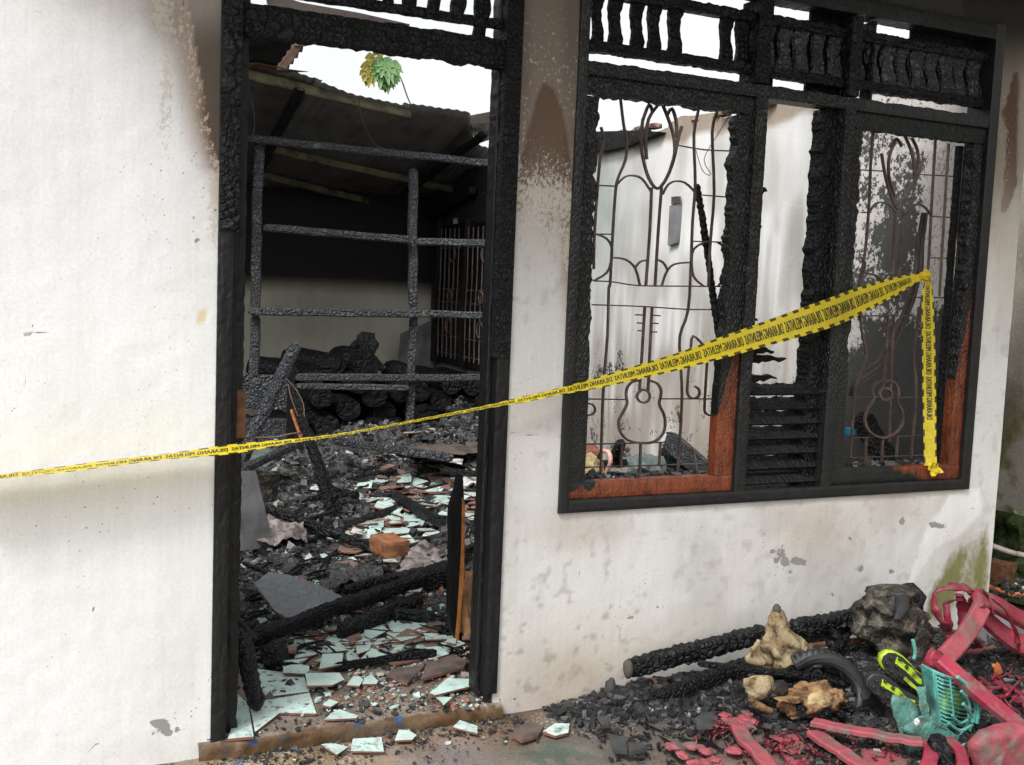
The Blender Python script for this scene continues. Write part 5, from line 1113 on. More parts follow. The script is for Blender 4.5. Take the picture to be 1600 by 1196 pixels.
# leaning grey sheet and pot at the left
V, F = sheet([gd(362,862,.12), gd(428,856,.12), at(399,736,2.05), at(372,736,2.05)], 8, 10, .01, 3, 5, .006)
o = mobj('leaning_sheet', V, F, [M_greysheet]); tag(o, 'weathered grey sheet leaning upright just inside the left jamb', 'sheet')
pc = gd(415,782,.24); mb = MB(); rr = [.10,.115,.13]; mb.ring([[Vector((pc.x+r*math.cos(a), pc.y+r*math.sin(a), pc.z+z)) for a in [j*math.pi/10 for j in range(20)]] for r, z in [(.062,0),(.068,.06),(.078,.15),(.081,.155),(.074,.155),(.066,.08),(.06,.02)]])
o = mb.obj('bucket', [M_lump], smooth=False); tag(o, 'dark brown bucket standing in the ash behind the leaning grey sheet', 'bucket')
# brick
bp_ = gd(608,868,.10)
def brick(c, L, W_, H_, rz, seed):
    bm = bmesh.new(); bmesh.ops.create_cube(bm, size=1); bmesh.ops.subdivide_edges(bm, edges=bm.edges, cuts=4, use_grid_fill=True)
    V = []; R = Matrix.Rotation(rz, 3, 'Z')
    for v in bm.verts:
        p = v.co.copy(); e = sum(abs(abs(q)-.5) < .01 for q in p)
        if e >= 2: p *= .955
        p = Vector((p.x*L, p.y*W_, p.z*H_)); p += Vector((fn(p,30,seed), fn(p,30,seed+1), fn(p,30,seed+2)))*.006; V.append(Vector(c)+R@p)
    F = [tuple(v.index for v in f.verts) for f in bm.faces]; bm.free(); return V, F
V, F = brick(bp_+Vector((0,0,.05)), .135,.20,.085, .12, 3); o = mobj('brick', V, F, [M_brick], smooth=False); tag(o, 'single whole orange brick sitting on the tile rubble', 'brick')
# burnt door leaf remnant
dr = thing('door_remnant', 'tall charred door board split to raw orange wood, upright at the right jamb', 'door', tuple(gd(712,1006,.06)))
Yd = gd(708,1004,.06).y
bl = [(718,741),(723,742),(725,775),(724,800),(712,1000),(705,985),(702,960),(704,880),(704,795),(712,770)]
MB().slab([at(x, y, Yd) for x, y in bl], .035, n=(0,-1,0)).obj('charred_face', [M_char_dull], dr)
bl = [(722.5,778),(727,790),(725,900),(716,1008),(711,1003),(715,960),(721,860)]
MB().slab([at(x, y, Yd-.004) for x, y in bl], .03, n=(0,-1,0)).obj('split_edge', [M_orange_wood], dr)
o = MB().slab([at(x, y, Yd+.02) for x, y in [(719,935),(724,930),(742,1006),(739,1012),(727,1012)]], .03, n=(0,-1,0)).obj('wooden_wedge', [M_tan_wood]); tag(o, 'clean tan wooden wedge leaning on the split board', 'wedge')
V, F = sheet([at(724,965,Yd+.18), at(750,968,Yd+.22), at(752,892,Yd+.32), at(726,893,Yd+.30)], 6, 8, .012, 8, 4, .006); o = mobj('cardboard', V, F, [M_card]); tag(o, 'crumpled brown cardboard between the split board and the right jamb', 'cardboard')
V, F = sheet([gd(722,1000,.07), gd(752,1000,.07), gd(752,970,.12), gd(724,968,.10)], 5, 4, .012, 8, 9, .004); o = mobj('cardboard', V, F, [M_terra_top]); tag(o, 'flat brown cardboard scrap on the floor behind the tan wedge', 'cardboard')
# crumpled cloths and sheets
def cl(name, quad, z, nu, nv, amp, mat, lb, cat, seed, ragged=.08, fold=0.0):
    V, F = sheet([gd(x, y, z) for x, y in quad], nu, nv, amp, 9, seed, .004, fold, ragged); o = mobj(name, V, F, [mat], smooth=True); return tag(o, lb, cat)
cl('ashen_cloth', [(610,905),(745,880),(735,842),(640,862)], .13, 44, 28, .034, M_pinkash, 'rumpled pinkish-grey burnt cloth spread behind the long beam', 'cloth', 2)
cl('ashen_cloth', [(400,845),(480,842),(470,805),(425,800)], .17, 36, 26, .034, M_pinkash, 'rumpled pinkish-grey cloth beside the leaning grey sheet', 'cloth', 3)
cl('ashen_cloth', [(500,920),(610,912),(590,880),(520,885)], .12, 36, 24, .03, M_ash, 'dark crumpled burnt fabric in front of the tile rubble', 'cloth', 5)
cl('white_cloth', [(723,757),(758,757),(756,741),(727,738)], .20, 12, 8, .03, M_white, 'crumpled white cloth lying on the ash beside the right jamb', 'cloth', 6)
cl('fibre_sheet', [(615,715),(760,708),(758,684),(668,688)], .30, 20, 10, .015, M_slate, 'flat brownish grey sheet lying in front of the log pile', 'sheet', 7, .03)
cl('ashen_cloth', [(380,725),(440,725),(440,705),(385,708)], .34, 10, 8, .03, M_greencloth, 'greenish burnt rags under the leaning beam', 'rag', 8)
cl('paper_scrap', [(548,832),(570,836),(566,828),(552,825)], .12, 4, 3, .004, M_white, 'flat white scrap beside the sloping beam', 'scrap', 9)
cl('paper_scrap', [(484,765),(510,768),(506,760),(488,757)], .2, 4, 3, .004, M_white, 'white scrap in the ash right of the bucket', 'scrap', 10)
cl('paper_scrap', [(700,722),(722,726),(724,718),(706,716)], .26, 4, 3, .004, M_white, 'white scrap on the ash in front of the flat sheet', 'scrap', 11)
cl('paper_scrap', [(540,708),(552,710),(551,705),(541,704)], .34, 4, 3, .01, M_white, 'small white scrap by the far thin beam', 'scrap', 12)
# ---- seen through the casements, at the foot of the side wall
def sidebeam(a, b, w, lb, mat=M_char, X=3.55, X2=None, name='charred_beam', cat='beam', **kw): 
    o = MB().ring(timber(atx(a[0],a[1],X), atx(b[0],b[1],X2 or X), w, w, **kw)).obj(name, [mat]); return tag(o, lb, cat)
sidebeam((958,720),(973,690), .06, 'stubby charred beam end poking up behind the left casement', X=3.4)
sidebeam((920,728),(1000,722), .05, 'level charred beam behind the pink strip', X=3.45)
o = MB().slab([atx(x, y, 3.5) for x, y in [(1043,675),(1052,678),(1118,735),(1112,745),(1085,742),(1035,700)]], .03, n=(-1,0,0)).obj('charred_plank', [M_char_grey]); tag(o, 'wide charred plank leaning behind the left casement bottom', 'plank')
o = MB().slab([atx(x, y, 3.58) for x, y in [(1034,700),(1100,745),(1028,745),(1026,725)]], .02, n=(-1,0,0)).obj('charred_plank', [M_charcoal_log]); tag(o, 'black plank in the shade under the wide leaning one', 'plank')
o = MB().tube(smooth_path([atx(x, y, 3.2) for x, y in [(942,705),(951,707),(954,722),(948,738),(947,748)]], 4), .013, 7).obj('pink_strip', [M_pink]); tag(o, 'bent pink plastic strip behind the left guitar grille', 'plastic strip')
V, F = blob(atx(1010,737,3.3), (.10,.12,.10), .4, 5, 8, 3); o = mobj('rag_heap', V, F, [M_greencloth]); tag(o, 'grey-green rag heap behind the left casement sill', 'rags')
V, F = blob(atx(922,738,3.1), (.08,.08,.10), .4, 5, 9, 2); o = mobj('rag_heap', V, F, [M_cream]); tag(o, 'pale yellowish rag at the left corner of the left casement', 'rags')
V, F = blob(atx(922,712,3.6), (.08,.08,.08), .5, 6, 10, 2); o = mobj('brick_rubble', V, F, [M_terra]); tag(o, 'terracotta rubble at the wall foot behind the left casement', 'rubble')
V, F = sheet([atx(1322,683,3.70), atx(1352,680,3.66), atx(1350,668,3.66), atx(1322,668,3.70)], 8, 5, .015, 9, 4, .004); o = mobj('blue_cloth', V, F, [M_blue], smooth=True); tag(o, 'bright blue cloth scrap low behind the right grille', 'cloth')
V, F = sheet([atx(1332,668,3.74), atx(1348,668,3.72), atx(1346,650,3.72), atx(1334,650,3.74)], 4, 4, .01, 9, 4, .004); o = mobj('orange_cloth', V, F, [M_orangep], smooth=True); tag(o, 'orange scrap above the blue cloth behind the right grille', 'cloth')
beam(atx(1345,650,3.6), atx(1400,745,3.55), .09,.09, 'thick black beam leaning behind the right guitar body', seed=60)
# crumbs on the window sill
pts = []; 
for k in range(420):
    x = random.choice([random.uniform(1.86,2.40), random.uniform(3.03,3.58), random.uniform(2.56,2.88)]); pts.append((x, random.uniform(.05,.125), .812 if x < 2.5 or x > 3 else .775))
MB().box((1.7815,.0505,.80),(3.6635,.135,.808)).obj('inner_sill', [M_char_dull], wn)
sz = RNG.lognormal(math.log(.011), .5, len(pts)); o = chunks('sill_crumbs', np.array(pts), sz, palette(len(pts), 'out'), M_crumb); tag(o, 'charcoal crumbs lying along the window sill', 'charcoal', kind='stuff')
# ================================================================== POLICE TAPE
M_tape = None
def mat_tape():
    m, t, b = new_mat('yellow_barrier_film'); uv = t.nodes.new('ShaderNodeUVMap'); uv.uv_map = 'UVMap'
    sx = t.nodes.new('ShaderNodeSeparateXYZ'); t.links.new(uv.outputs[0], sx.inputs[0]); U, Vv = sx.outputs[0], sx.outputs[1]
    s1 = ma(t, 'FRACT', ma(t, 'ADD', ma(t, 'MULTIPLY', U, 1/.056), ma(t, 'MULTIPLY', Vv, .55))); st = mr(t, s1, .49, .51)
    edge = ma(t, 'GREATER_THAN', ma(t, 'ABSOLUTE', ma(t, 'SUBTRACT', Vv, .5)), .385)
    f = ma(t, 'MULTIPLY', st, edge)
    n = noi(t, geo_pos(t), 14, 3)
    c = mix(t, f, mix(t, n, (.88,.71,.035), (.70,.55,.03)), (.075,.065,.012))
    put(t, b.inputs['Base Color'], c); b.inputs['Roughness'].default_value = .32; wv_ = ma(t, 'ADD', noi(t, geo_pos(t), 50, 3), ma(t, 'MULTIPLY', noi(t, geo_pos(t, (1,1,.3)), 12, 4, .7, 2.0), 1.6)); bump(t, b, wv_, .8, .006)
    tr = t.nodes.new('ShaderNodeBsdfTranslucent'); t.links.new(c, tr.inputs[0]); mx = t.nodes.new('ShaderNodeMixShader'); mx.inputs[0].default_value = .42
    out = [x for x in t.nodes if x.type == 'OUTPUT_MATERIAL'][0]; t.links.new(b.outputs[0], mx.inputs[1]); t.links.new(tr.outputs[0], mx.inputs[2]); t.links.new(mx.outputs[0], out.inputs[0]); return m
M_tape = mat_tape()
ST = [(-90,758,-.075,.10,7,1),(0,745,-.075,.10,8,1),(120,731,-.075,.10,9,1),(240,716,-.075,.10,10,1),(345,704,-.07,.075,14,1),(400,697,-.07,.05,12,1),(450,690,-.07,.022,7,1),(520,681,-.07,.010,4.5,1),(600,667,-.07,.009,4,1),(700,648,-.065,.010,4.5,1),(770,634,-.06,.014,6,1),
      (820,624,-.06,.03,9,1),(870,613,-.06,.05,11,1),(930,599,-.055,.085,17,1),(1000,581,-.055,.10,22,1),(1060,565,-.05,.105,27,1),(1120,546,-.05,.11,32,1),(1180,527,-.048,.11,37,1),(1240,508,-.046,.11,42,1),(1300,488,-.04,.11,45,1),(1350,467,-.005,.10,39,1),(1395,449,.03,.075,29,1),(1425,437,.055,.045,17,1),(1446,431,.07,.020,8,1)]
def stations():
    cs = []; ws = []
    for i, (x, y, Y, W_, ap, _) in enumerate(ST):
        c = at(x, y, Y); x2, y2 = (ST[i+1][0], ST[i+1][1]) if i+1 < len(ST) else (x+(x-ST[i-1][0]), y+(y-ST[i-1][1]))
        tx, ty = x2-x, y2-y; L = math.hypot(tx, ty); nx_, ny_ = ty/L, -tx/L
        wv = at(x+nx_*ap/2, y+ny_*ap/2, Y)-at(x-nx_*ap/2, y-ny_*ap/2, Y); h = wv.length; dd = math.sqrt(max(W_*W_-h*h, 0)); wv = wv+(c-CAM).normalized()*dd; cs.append(c); ws.append(wv)
    return cs, ws
cs, ws = stations(); cs = smooth_path(cs, 8); ws = smooth_path(ws, 8)
hc = []; hw = []
for i, (x0, x1, y, Y) in enumerate([(1446,1452,434,.055),(1443,1456,448,.045),(1440.5,1458,462,.035),(1440,1460,500,.03),(1440.5,1461.5,545,.028),(1441,1462,590,.025),(1442,1463,640,.02),(1443,1463,690,.005),(1444,1464,728,-.012)]):
    a = at(x0, y, Y+.02); b = at(x1, y, Y-.02); hc.append((a+b)/2); hw.append(b-a)
hc = smooth_path(hc, 8); hw = smooth_path(hw, 8)
def ribbon(cs, ws, s0=0.0, amp=.0009):
    n = 9; V = []; UV = []; F = []; s = s0; S = []
    for i, (c, w_) in enumerate(zip(cs, ws)):
        if i: s += (cs[i]-cs[i-1]).length
        S.append(s); t = (cs[min(i+1,len(cs)-1)]-cs[max(i-1,0)]).normalized(); nn = t.cross(w_.normalized())
        for j in range(n):
            v = j/(n-1); V.append(c+w_*(v-.5)+nn*(amp*math.sin(v*9+s*14)+amp*1.3*fn((s*9,v*3,0),1))); UV.append((s, v))
    for i in range(len(cs)-1):
        for j in range(n-1): q = i*n+j; F.append((q, q+1, q+n+1, q+n))
    return V, UV, F, S, n
tp = thing('police_tape', 'yellow and black barrier tape printed with mirrored words, strung from wall to grille', 'barrier tape', tuple(at(800,628,-.06)))
def put_ribbon(name, cs, ws, s0):
    V, UV, F, S, n = ribbon(cs, ws, s0); o = mobj(name, V, F, [M_tape], tp, smooth=True); ul = o.data.uv_layers.new(name='UVMap')
    for lp in o.data.loops: ul.data[lp.index].uv = UV[lp.vertex_index]
    return V, S, n
Va, Sa, nA = put_ribbon('strip', cs, ws, 0.0); Vb, Sb, nB = put_ribbon('hanging_end', hc, hw, Sa[-1])
# printed words
fc = bpy.data.curves.new('words', 'FONT'); fc.body = 'DILARANG MELINTAS'; fc.size = 1.0; fc.offset = .0; fc.resolution_u = 2
fo = bpy.data.objects.new('words', fc); C.objects.link(fo); dg = bpy.context.evaluated_depsgraph_get(); fm = fo.evaluated_get(dg).to_mesh()
TV = [v.co.copy() for v in fm.vertices]; TF = [tuple(p.vertices) for p in fm.polygons]; fo.to_mesh_clear() if False else None
C.objects.unlink(fo); bpy.data.objects.remove(fo)
x0t = min(v.x for v in TV); x1t = max(v.x for v in TV); y0t = min(v.y for v in TV); y1t = max(v.y for v in TV)
def letters(name, V, S, n, sA, sB, flip):
    Vo = []; Fo = []; WL = .178; pitch = .190; k0 = sA/pitch
    k = k0
    while (k+1)*pitch < sB:
      Vo = []; Fo = []
      for bold in (-.003, .003):
        b = len(Vo)
        for p in TV:
            u = (p.x-x0t)/(x1t-x0t); s = (k+1)*pitch-.006-u*WL+bold*.25; v = .5+((p.y-y0t)/(y1t-y0t)-.5)*.42
            i = int(np.searchsorted(S, s))-1; i = max(0, min(i, len(S)-2)); f = (s-S[i])/max(S[i+1]-S[i], 1e-6); jj = v*(n-1); j = int(jj); g2 = jj-j; j = min(j, n-2)
            P0 = V[i*n+j]*(1-g2)+V[i*n+j+1]*g2; P1 = V[(i+1)*n+j]*(1-g2)+V[(i+1)*n+j+1]*g2; Pp = P0*(1-f)+P1*f
            Pp = Pp+(CAM-Pp).normalized()*(.0026+bold*.03); Vo.append(Pp)
        Fo += [tuple(q+b for q in f_) for f_ in TF]
      mobj(name, Vo, Fo, [M_black_print], tp); k += 1
letters('printed_words', Va, Sa, nA, 0, Sa[-1]-.02, 1); letters('printed_words', Vb, Sb, nB, Sb[0]+.03, Sb[-1], 1)
V, F = blob(at(1446,431,.055), (.026,.022,.022), .5, 6, 3, 2); mobj('knot', V, F, [M_tape], tp)
V, F = sheet([at(1446,722,-.02), at(1466,724,-.03), at(1474,738,-.035), at(1455,745,-.03)], 8, 8, .014, 22, 6, .001, 0, .12); mobj('crumpled_tip', V, F, [M_tape], tp)
# ================================================================== OUTSIDE HEAP
HO = [(2.25,-.10,.40,.13,.05),(2.75,-.20,.40,.26,.07),(3.15,-.25,.40,.30,.09),(3.6,-.15,.3,.25,.10),(2.0,-.08,.25,.10,.03)]
def Hout(x, y):
    h = sum(hh*math.exp(-((x-a)/rx)**2-((y-b)/ry)**2) for a, b, rx, ry, hh in HO)
    return h*(1+.4*fn((x*7,y*7,0),1)+.25*fn((x*19,y*19,2),1))+.006*fn((x*30,y*30,5),1)-.016
xs = np.linspace(1.6, 3.95, 190); ysr = np.linspace(-1.2, -.012, 100); Hm2 = np.array([[Hout(x, y) for x in xs] for y in ysr])
nx = len(xs); V = [(xs[i], ysr[j], .004+max(Hm2[j,i], -.02)) for j in range(len(ysr)) for i in range(nx)]; F = [(j*nx+i, j*nx+i+1, (j+1)*nx+i+1, (j+1)*nx+i) for j in range(len(ysr)-1) for i in range(nx-1) if max(Hm2[j,i],Hm2[j+1,i],Hm2[j,i+1]) > 0]
o = mobj('charcoal_heap', V, F, [M_ash], loc=(2.8,-.3,0), smooth=True); tag(o, 'black heap of charcoal and ash along the foot of the front wall', 'charcoal', kind='stuff')
N = 30000; X_ = RNG.uniform(1.72, 3.9, N*3); Y_ = -RNG.rand(N*3)**1.3*1.0-.015
ii = np.clip(((X_-1.6)/(3.95-1.6)*(nx-1)).astype(int), 0, nx-1); jj = np.clip(((Y_+1.2)/(1.188)*(len(ysr)-1)).astype(int), 0, len(ysr)-1); hh = Hm2[jj, ii]
ppx, ppy = project(np.stack([X_, Y_, np.zeros_like(X_)], 1)); dens = np.exp(-np.maximum(ppy-(1085+.03*(ppx-900)), 0)/38)*(ppx > 850)
ok = (hh > .004) | (RNG.rand(N*3) < dens*.45); X_, Y_, hh = X_[ok][:N], Y_[ok][:N], hh[ok][:N]; sz = np.clip(RNG.lognormal(math.log(.0078), .6, len(X_)), .003, .026)
o = chunks('charcoal_crumbs', np.stack([X_, Y_, .004+np.maximum(hh, 0)+sz*.25], 1), sz, palette(len(X_), 'out'), M_crumb, .65); tag(o, 'loose charcoal crumbs over the outside heap and yard', 'charcoal', kind='stuff')
mb = MB()
for k in range(120):
    x = random.uniform(1.9,3.7); y = -random.random()**1.2*.6-.03; h = max(Hout(x, y), 0)+.012; a = random.uniform(0, 3.14); L = random.uniform(.03,.12); d = Vector((math.cos(a), math.sin(a), random.uniform(-.2,.3)))*L/2; r = random.uniform(.003,.009); c = Vector((x, y, h))
    mb.tube([c-d, c, c+d], [r*.7,r,r*.5], 4)
o = mb.obj('splinters', [M_char_small]); tag(o, 'charred splinters scattered over the outside heap', 'splinters', kind='stuff')
# grey slab bits
for i, (pl, z, lb) in enumerate([([(950,1146),(978,1152),(980,1174),(958,1172)],.03,'left one of two dark grey slab pieces in front of the heap'),([(981,1160),(1004,1160),(1010,1168),(983,1176)],.03,'right one of two dark grey slab pieces in front of the heap'),
    ([(1086,1122),(1100,1113),(1115,1112),(1114,1134),(1090,1134)],.06,'shiny grey slab piece in the middle of the heap'),([(932,1120),(950,1118),(952,1132),(940,1134)],.03,'small brownish slab bit at the left of the heap')]):
    o = tile_piece('slab_piece', pl, z, M_stone, M_stone, None, .012, zs=[z+.006*((j*5+i)%3) for j in range(len(pl))]); tag(o, lb, 'slab piece')
V, F = blob(at(954,1077,-.06), (.022,.02,.042), .25, 3, 2, 3); o = mobj('stone', V, F, [M_stone], smooth=True); tag(o, 'upright pointed grey stone leaning on the wall left of the beams', 'stone')
# charred beams against the wall
beam(at(980,1046,-.10), at(1196,990,-.11), .070,.064, 'long ribbed charred beam lying against the wall, reddish at its left end', seed=61, jag=.14, groove=.22)
V, F = blob(at(981,1045,-.14), (.018,.02,.035), .2, 3, 3, 2); o2 = mobj('burnt_end', V, F, [M_cloth_br], smooth=True); tag(o2, 'reddish burnt knob on the left end of the long beam', 'beam end')
beam(at(1236,982,-.12), at(1372,958,-.12), .066,.06, 'right charred beam running from the cream cloth to the burnt sack', seed=62, jag=.14, groove=.22)
beam(gd(1022,1092,.05), at(1190,1030,-.13), .055,.05, 'lower thin charred beam under the long one', seed=63, jag=.10, groove=.18)
beam(at(1091,1037,-.26), at(1318,1064,-.34), .022,.022, 'straight thin charred lath crossing in front of the cream cloth', 'lath', seed=64, mat=M_char_small, name='charred_lath', jag=.06, seg=.01)
beam(at(1220,1052,-.24), at(1345,1068,-.30), .014,.014, 'second thin lath beside the straight one', 'lath', seed=65, mat=M_char_small, name='charred_lath', jag=.06, seg=.01)
beam(at(1330,1048,-.22), at(1397,1012,-.20), .055,.045, 'short charred beam piece pointing at the football boots', seed=66, jag=.10, groove=.22, name='charred_beam')
beam(at(1255,1000,-.10), at(1330,985,-.10), .05,.04, 'flat charred board piece under the right beam', 'board', seed=67, mat=M_charcoal_log)
ST2 = ['with a rusty face under the right big beam','between the cream bundle and the sack','slanting down towards the tyre top','below the standing cream bundle','upright beside the cream bundle tip','leaning under the burnt sack','inside the curve of the tyre','low between tyre and boots','lowest, left of the lower boot','right behind the cream bundle foot']
for i, (a, b, Y, w_, m) in enumerate([((1262,1010),(1350,1000),-.14,.02,M_rust),((1290,1030),(1340,1010),-.16,.03,M_char),((1300,985),(1340,1040),-.16,.03,M_char),((1180,1062),(1240,1045),-.2,.03,M_char),((1235,975),(1245,990),-.15,.015,M_char),((1390,1000),(1430,1040),-.2,.03,M_char),((1310,1080),(1400,1060),-.3,.04,M_char),((1350,1090),(1395,1130),-.4,.05,M_charcoal_log),((1330,1120),(1400,1105),-.45,.05,M_charcoal_log),((1200,1010),(1260,1030),-.14,.03,M_char)]):
    beam(at(a[0],a[1],Y), at(b[0],b[1],Y), w_, w_, 'short charred stick '+ST2[i], 'stick', seed=70+i, mat=m, name='charred_stick').__setitem__('group', 'short sticks in the outside heap')
mbx = MB()
for k in range(110):
    px_, py_ = random.uniform(1235,1440), random.uniform(985,1130); Y = -.12-(py_-985)/145*.42; V, F = blob(at(px_, py_, Y), [random.uniform(.008,.022) for _ in range(3)], .7, 6, k, 1); mbx.add(V, F)
o = mbx.obj('charcoal_lumps', [M_char]); tag(o, 'bigger charcoal lumps heaped between the tyre and the burnt sack', 'charcoal', kind='stuff')
# scorched cream cloth, standing pointed
def lathe_path(pts, Y, mat, name, lb, cat, seed, amp=.18, dpt=.7, n=22, flute=0.0):
    """pts: (px, py, half width px) from the top down"""
    P3 = []; 
    for i in range(len(pts)-1):
        for k in range(5): t = k/5; P3.append(tuple(pts[i][q]*(1-t)+pts[i+1][q]*t for q in range(3)))
    P3.append(pts[-1]); rings = []
    for i, (x, y, hw_) in enumerate(P3):
        c = at(x, y, Y); r = (at(x+hw_, y, Y)-c).length
        rings.append([c+Vector((math.cos(a)*r, math.sin(a)*r*dpt, 0))*(1+amp*fn((math.cos(a)*1.6, math.sin(a)*1.6, i*.18+seed), 1)*1.5+.5*amp*abs(fn((math.cos(a)*4, math.sin(a)*4, i*.5+seed), 1))+flute*math.sin(a*7+i*.25)+.10*fn((math.cos(a)*9, math.sin(a)*9, i*1.1+seed), 1)) for a in [2*math.pi*j/n for j in range(n)]])
    o = MB().ring(rings).obj(name, [mat], smooth=True); return tag(o, lb, cat)
lathe_path([(1213,947,2),(1214,955,7),(1215,970,12),(1218,985,17),(1224,1000,26),(1228,1015,30),(1226,1030,30),(1222,1042,24),(1215,1048,14)], -.20, M_tan, 'cream_bundle', 'scorched cream cloth bundle standing up to a dark point against the wall', 'cloth bundle', 3, amp=.30, flute=.06, n=40)
lathe_path([(1213,944,2),(1214,948,5),(1214,954,6.5),(1214,956,4)], -.203, M_cloth_br, 'bundle_tip', 'dark burnt tip of the standing cream cloth bundle', 'cloth bundle', 4)
mb = MB()
for k in range(5):
    a = [(1186-k*3.2,1000+k*5),(1182-k*3.4,1014+k*4),(1190-k*1.5,1026+k*2.5),(1206,1032+k)]; mb.tube(smooth_path([at(x, y, -.22-.012*k) for x, y in a], 4), [.008]*3+[.013]*7+[.009]*3, 8)
o = mb.obj('cloth_folds', [M_tan], smooth=True); tag(o, 'fan of cream folds at the left of the standing bundle', 'cloth folds')
mb = MB(); V, F = blob(at(1267,1094,-.42), (.125,.07,.058), .32, 6, 6, 5); mb.add(V, F); o = mb.obj('foam_lump', [M_tan2], smooth=True); tag(o, 'browned foam lump like a small cushion in front of the tyre', 'foam lump')
V, F = blob(at(1278,1096,-.475), (.045,.025,.034), .4, 4, 9, 3); mobj('bare_patch', V, F, [M_cream], o, smooth=True)
lathe_path([(1212,1091,3),(1222,1092,10),(1240,1094,16)], -.45, M_tan2, 'foam_tip', 'pointed left tip of browned foam', 'foam lump', 7)
V, F = blob(at(1187,1073,-.36), (.055,.04,.042), .35, 4, 12, 3); o = mobj('foam_lump', V, F, [M_tan], smooth=True); tag(o, 'small cream lump left of the browned foam', 'foam lump')
V, F = blob(at(1212,1077,-.37), (.05,.03,.03), .45, 4, 13, 3); o = mobj('foam_lump', V, F, [M_lump], smooth=True); tag(o, 'dark-brown scorched lump between the cream lump and the browned foam', 'foam lump')
o = MB().tube(smooth_path([at(x, y, -.42) for x, y in [(1174,1092),(1180,1100),(1192,1106),(1206,1112)]], 4), [.012]*4+[.014]*5+[.011]*4, 8).obj('tan_strap', [M_tan2], smooth=True); tag(o, 'short curved tan strap under the small cream lump', 'strap')
# tyre: an arc of a small treaded tyre
cen = [(1240,1037),(1262,1028),(1288,1027),(1312,1036),(1331,1052),(1343,1072),(1346,1094),(1342,1114),(1333,1130)]
path = smooth_path([at(x, y, -.30-.022*i) for i, (x, y) in enumerate(cen)], 9); rings = []; mbt = MB()
for i, p in enumerate(path):
    d = (path[min(i+1,len(path)-1)]-path[max(i-1,0)]).normalized(); x = d.cross(Vector((.25,-.9,.35))).normalized(); y = x.cross(d)
    g = 1.04 if i % 3 else .78
    rings.append([p+x*math.cos(a)*.030*(g if math.cos(a) < .2 else 1)+y*math.sin(a)*.024 for a in [2*math.pi*(j+.5)/12 for j in range(12)]])
mbt.ring(rings); o = mbt.obj('tyre', [M_black]); tag(o, 'curved half of a black treaded tyre sticking out of the heap', 'tyre')
o = MB().tube(smooth_path([at(x, y, -.5) for x, y in [(1352,1085),(1368,1100),(1372,1120),(1362,1136)]], 4), .022, 8).obj('rubber_piece', [M_black]); tag(o, 'dark rubber piece between the tyre and the boots', 'rubber piece')
# burnt sack
sk = lathe_path([(1390,916,12),(1394,922,30),(1388,940,38),(1386,965,38),(1392,990,38),(1402,1010,36),(1410,1030,26)], -.22, M_lump, 'burnt_sack', 'big lumpy burnt sack beside the melted red chair', 'sack', 9, .42, .7, 48)
V, F = blob(at(1412,938,-.17), (.075,.07,.07), .3, 4, 21, 3); o = mobj('charcoal_block', V, F, [M_charcoal_log], smooth=True); tag(o, 'black rounded block behind the burnt sack', 'charcoal block')
lathe_path([(1405,927,8),(1410,938,10),(1410,955,9),(1404,968,6)], -.33, M_stone, 'sack_flap', 'smooth grey flap on the front of the burnt sack', 'cloth', 10, .2, .4)
lathe_path([(1436,962,6),(1440,975,13),(1438,1000,13),(1430,1030,12),(1428,1045,8)], -.30, M_lump, 'burnt_rag', 'brown burnt rag hanging right of the sack', 'rag', 12, .3, .6)
# ---- football boots, soles towards us
def boot(cx, cy, Y, ang, L, lb, seed):
    root = thing('football_boot', lb, 'football boot', tuple(at(cx, cy, Y))); a = math.radians(ang); u = (RT*math.cos(a)-UP*math.sin(a)).normalized(); vv = (RT*math.sin(a)+UP*math.cos(a)).normalized(); nn = u.cross(vv).normalized()
    if nn.dot(CAM-at(cx, cy, Y)) < 0: nn = -nn
    c = at(cx, cy, Y); prof = [(-.5,.0),(-.47,.10),(-.38,.155),(-.25,.175),(-.10,.155),(.05,.12),(.2,.125),(.35,.135),(.46,.10),(.5,.0)]
    out = [(x, w_) for x, w_ in prof]+[(x, -w_*.92) for x, w_ in reversed(prof[1:-1])]
    P_ = lambda x, y, z: c+u*(x*L)+vv*(y*L)+nn*(z*L)
    rings = []
    for z, s in ((.0,1.0),(-.03,1.06),(-.10,1.06),(-.20,.95),(-.28,.70),(-.31,.35)): rings.append([P_(x*(1-.0*(1-s))*(.6+.4*s), y*s, z) for x, y in out])
    MB().ring(rings).obj('upper', [M_lime if seed == 1 else M_black], root, smooth=True)
    MB().slab([P_(x*.97, y*.93, .045) for x, y in out], .05*L*1.0, n=nn).obj('sole', [M_black], root)
    st = [(.06,.06),(.30,.05),(.42,.03)]
    band = [(-.18,.10),(-.05,.115),(.15,.06),(.40,.11),(.42,.06),(.16,-.02),(-.1,.02),(-.30,.02),(-.33,.12)]
    MB().slab([P_(x, y, .06) for x, y in band], .012*L, n=nn).obj('lime_flash', [M_lime], root)
    band2 = [(-.05,-.05),(.30,-.09),(.44,-.03),(.40,-.10),(.1,-.12),(-.05,-.10)]
    MB().slab([P_(x, y, .06) for x, y in band2], .012*L, n=nn).obj('lime_flash', [M_lime], root)
    for x, y in [(-.40,.05),(-.40,-.05),(-.28,.11),(-.28,-.11),(-.26,.0),(-.13,.08),(-.13,-.08),(.30,.07),(.30,-.07),(.42,.04),(.42,-.04)]:
        MB().ring([[P_(x+.028*math.cos(q)*f, y+.028*math.sin(q)*f, z) for q in [k*math.pi/4 for k in range(8)]] for z, f in ((.04,1.2),(.10,.8),(.105,.5))]).obj('stud', [M_black], root)
boot(1420,1055,-.52, 36, .235, 'upper football boot, lime and black sole, at the mouth of the teal basket', 1)
boot(1400,1087,-.60, 30, .225, 'lower football boot, mostly black sole, half under melted teal plastic', 2)
